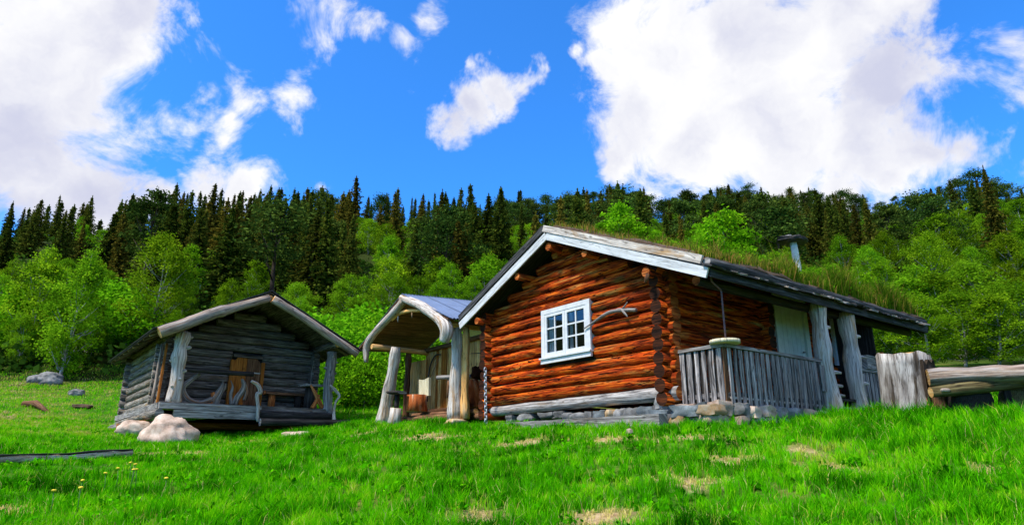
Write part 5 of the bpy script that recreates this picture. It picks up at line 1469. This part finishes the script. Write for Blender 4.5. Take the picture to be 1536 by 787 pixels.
def weeds():
    rng = np.random.default_rng(17); n = 900
    d = 4.2 + 14 * rng.random(n); a = rng.uniform(-.7, .7, n); x, y = d * np.tan(a), d
    ok = ~(inside(x, y, CA, CX_, CYV, -.1, 30, -1.4, 12) | inside(x, y, SB, SX_, SYV, -.1, 4.8, -.1, 6.6)); x, y = x[ok], y[ok]; n = len(x)
    k = 22; idx = np.repeat(np.arange(n), k); R_ = rng.uniform(.05, .13, n)
    off = rng.normal(size=(n * k, 3)) * np.array([.6, .6, .35]); off[:, 2] = np.abs(off[:, 2]) + .35
    c = np.stack([x, y, height(x, y)], 1)[idx] + off * R_[idx][:, None]
    tint = np.clip(rng.choice([.05, .1, .15, .25, .4], n)[idx] + rng.normal(0, .06, n * k), 0, 1)
    v, f, tn = leaves(c, rng.uniform(.018, .045, n * k), tint, 1.7, .5, rng)
    o = bpy.data.objects.new('meadow_weeds', fast_mesh('meadow_weeds', v, [f], tn, ['grass'])); COL.objects.link(o)
    tag(o, 'small broad leaved weeds scattered through the meadow grass', 'weeds', kind='stuff')
weeds()
def roof_plants():
    rng = np.random.default_rng(8)
    n = 62000
    x = -OG + .08 + (XB + OG - .12) * rng.random(n); rt = rng.random(n) < .72
    y = np.where(rt, W / 2 - (W / 2 + RO - .08) * rng.random(n), W / 2 + (W / 2 + LO - .08) * rng.random(n))
    edge = (rng.random(n) < .25); y = np.where(edge & rt, -RO + .06 + .25 * rng.random(n), y)
    tuft = .5 + .5 * _vn(x * 1.0, y, 2.2); t2 = .5 + .5 * _vn(x + 9, y + 4, 5.0)
    keep = rng.random(n) < .25 + .9 * tuft * t2; x, y, tuft, t2, rt = x[keep], y[keep], tuft[keep], t2[keep], rt[keep]; n = len(x)
    zz = ZR - np.abs(y - W / 2) * MS + .30
    P = np.stack([CA[0] + CX_[0] * x + CYV[0] * y, CA[1] + CX_[1] * x + CYV[1] * y, CA[2] + zz], 1)
    h = (.07 + .52 * tuft ** 1.5 * t2 + .08 * t2) * rng.uniform(.6, 1.4, n) * np.clip(.5 + .38 * x, .5, 1.6) * np.where(rt, 1, .8)
    tint = .22 + .35 * (t2 - .5) + .3 * (_vn(x, y, 1.1)) * .5 + rng.normal(0, .16, n)
    tint = np.where(rng.random(n) < np.clip(.55 - .14 * x, .14, .55), rng.uniform(.55, 1.0, n), tint)
    blades('roof_grass', P, h, .011 * rng.uniform(.7, 1.3, n), rng.uniform(.1, .7, n), tint, 'rgrass', 'mixed green and dry grass growing on the sod roof', rng)
roof_plants()
def roof_weeds():
    rng = np.random.default_rng(29); n = 330
    x = .1 + 7.5 * rng.random(n) ** .85; y = W / 2 - (W / 2 + RO - .15) * rng.random(n); lf = rng.random(n) < .2
    y = np.where(lf, W / 2 + (W / 2 + LO - .2) * rng.random(n), y)
    z = ZR - np.abs(y - W / 2) * MS + .28; k = 46
    H_ = rng.uniform(.10, .42, n) * np.clip(.5 + .3 * x, .5, 1.15); idx = np.repeat(np.arange(n), k)
    P = np.stack([CA[0] + CX_[0] * x + CYV[0] * y, CA[1] + CX_[1] * x + CYV[1] * y, CA[2] + z], 1)
    off = rng.normal(size=(n * k, 3)) * np.array([.30, .30, 0]); off[:, 2] = rng.random(n * k)
    off[:, :2] *= (1.1 - .6 * off[:, 2:3])
    c = P[idx] + off * H_[idx][:, None]
    tint = np.clip(rng.uniform(.15, .7, n)[idx] + rng.normal(0, .15, n * k), 0, 1)
    v, f, tn = leaves(c, rng.uniform(.022, .05, n * k), tint, 1.6, .35, rng)
    o = bpy.data.objects.new('roof_weeds', fast_mesh('roof_weeds', v, [f], tn, ['shrub'])); COL.objects.link(o)
    tag(o, 'leafy weeds and seedlings sprouting all over the sod roof', 'weeds', kind='stuff')
roof_weeds()
random.seed(5)
for i, (px, py, yl, H, idx, s, lab) in enumerate((
        (1082, 368, .9, 1.35, 0, 1.15, 'large bright leafy sapling growing on the sod roof'),
        (1112, 372, .4, .85, 2, 1.1, 'lower bush beside the large roof sapling'),
        (928, 345, 1.9, .80, 2, 1.4, 'round green bush near the ridge of the sod roof'),
        (985, 352, 1.5, .5, 0, 1.2, 'small grassy bush in the middle of the sod roof'),
        (1160, 385, .2, .62, 2, 1.4, 'low bush on the sod roof before the chimney'),
        (1288, 420, -.6, .95, 1, 1.0, 'slender sapling on the far sod roof past the chimney'),
        (1245, 405, .0, .75, 2, 1.3, 'green bush on the sod roof just past the chimney'),
        (1330, 430, -.8, .5, 0, 1.3, 'low bush towards the far end of the sod roof'),
        (1040, 362, 1.2, .5, 2, 1.3, 'low bush left of the large roof sapling'),
        (900, 340, 2.2, .35, 0, 1.4, 'tiny tuft bush at the roof ridge'),
        (958, 350, 1.7, .58, 0, 1.4, 'leafy bush second from the ridge on the sod roof'),
        (1065, 366, .6, .9, 2, 1.3, 'leafy bush tucked against the large roof sapling'),
        (1140, 378, .3, .5, 0, 1.3, 'leafy bush between large roof sapling and chimney'),
        (1218, 398, -.4, .5, 0, 1.5, 'low leafy bush right at the chimney foot'),
        (1265, 412, .3, .7, 2, 1.4, 'leafy bush before the slender roof sapling'),
        (1312, 425, -.3, .62, 2, 1.4, 'leafy bush after the slender roof sapling'),
        (1350, 445, -.9, .45, 0, 1.5, 'last low bush at the far sod roof corner'))):
    c = cabhit(px, py, 1, yl); c[0] = min(max(c[0], -.2), 7.5); c[2] = roofz(yl) + .27
    plant('sapling', cab(*c), H / 1.2, lab, 'shrubs on the sod roof', idx, sxy=s)
for i, (x, yl, H, lab) in enumerate(((.2, 4.6, .45, 'scrubby bush low on the rear slope of the sod roof'), (.1, 3.9, .40, 'scrubby bush midway up the rear slope of the sod roof'), (.1, 3.3, .36, 'scrubby bush high on the rear slope near the ridge'), (.6, 5.2, .5, 'scrubby bush above the metal shelter roof'))):
    plant('sapling', cab(x, yl, roofz(yl) + .2), H / 1.2, lab, 'shrubs on the sod roof', i % 3, sxy=1.3)
# yellow flowers
for i, (px, py, lab) in enumerate(((153, 741, 'yellow flower beside the lowest pair in the left grass'), (172, 732, 'single yellow flower left of the flower cluster'), (192, 722, 'topmost yellow flower of the small cluster'), (197, 725, 'yellow flower just below the topmost of the cluster'), (194, 735, 'lower yellow flower of the small cluster'), (201, 734, 'right yellow flower of the small cluster'), (244, 750, 'yellow flower standing apart right of the cluster'), (117, 755, 'yellow flower left of the brightest one'), (115, 771, 'brightest yellow flower near the lower left corner'), (72, 776, 'yellow flower closest to the lower left corner'))):
    q = ground_hit(px, py + 4)
    t = empty('dandelion', tuple(q), random.uniform(0, 6), lab, 'flower', 'yellow flowers in the grass')
    MB().tube([(0, 0, -.02), (.01, 0, .14), (.0, .01, .25)], [.004, .004, .004], 5, 0).build('stem', 'stemgreen', t)
    MB().stone((0, .01, .255), (.042, .042, .022), i, res=3, blocky=2.2, rough=.2).build('flower_head', 'yellow', t)
print('TREES', len(TREES), {k: sum(1 for q in TREES if q[0] == k) for k in PROTO})
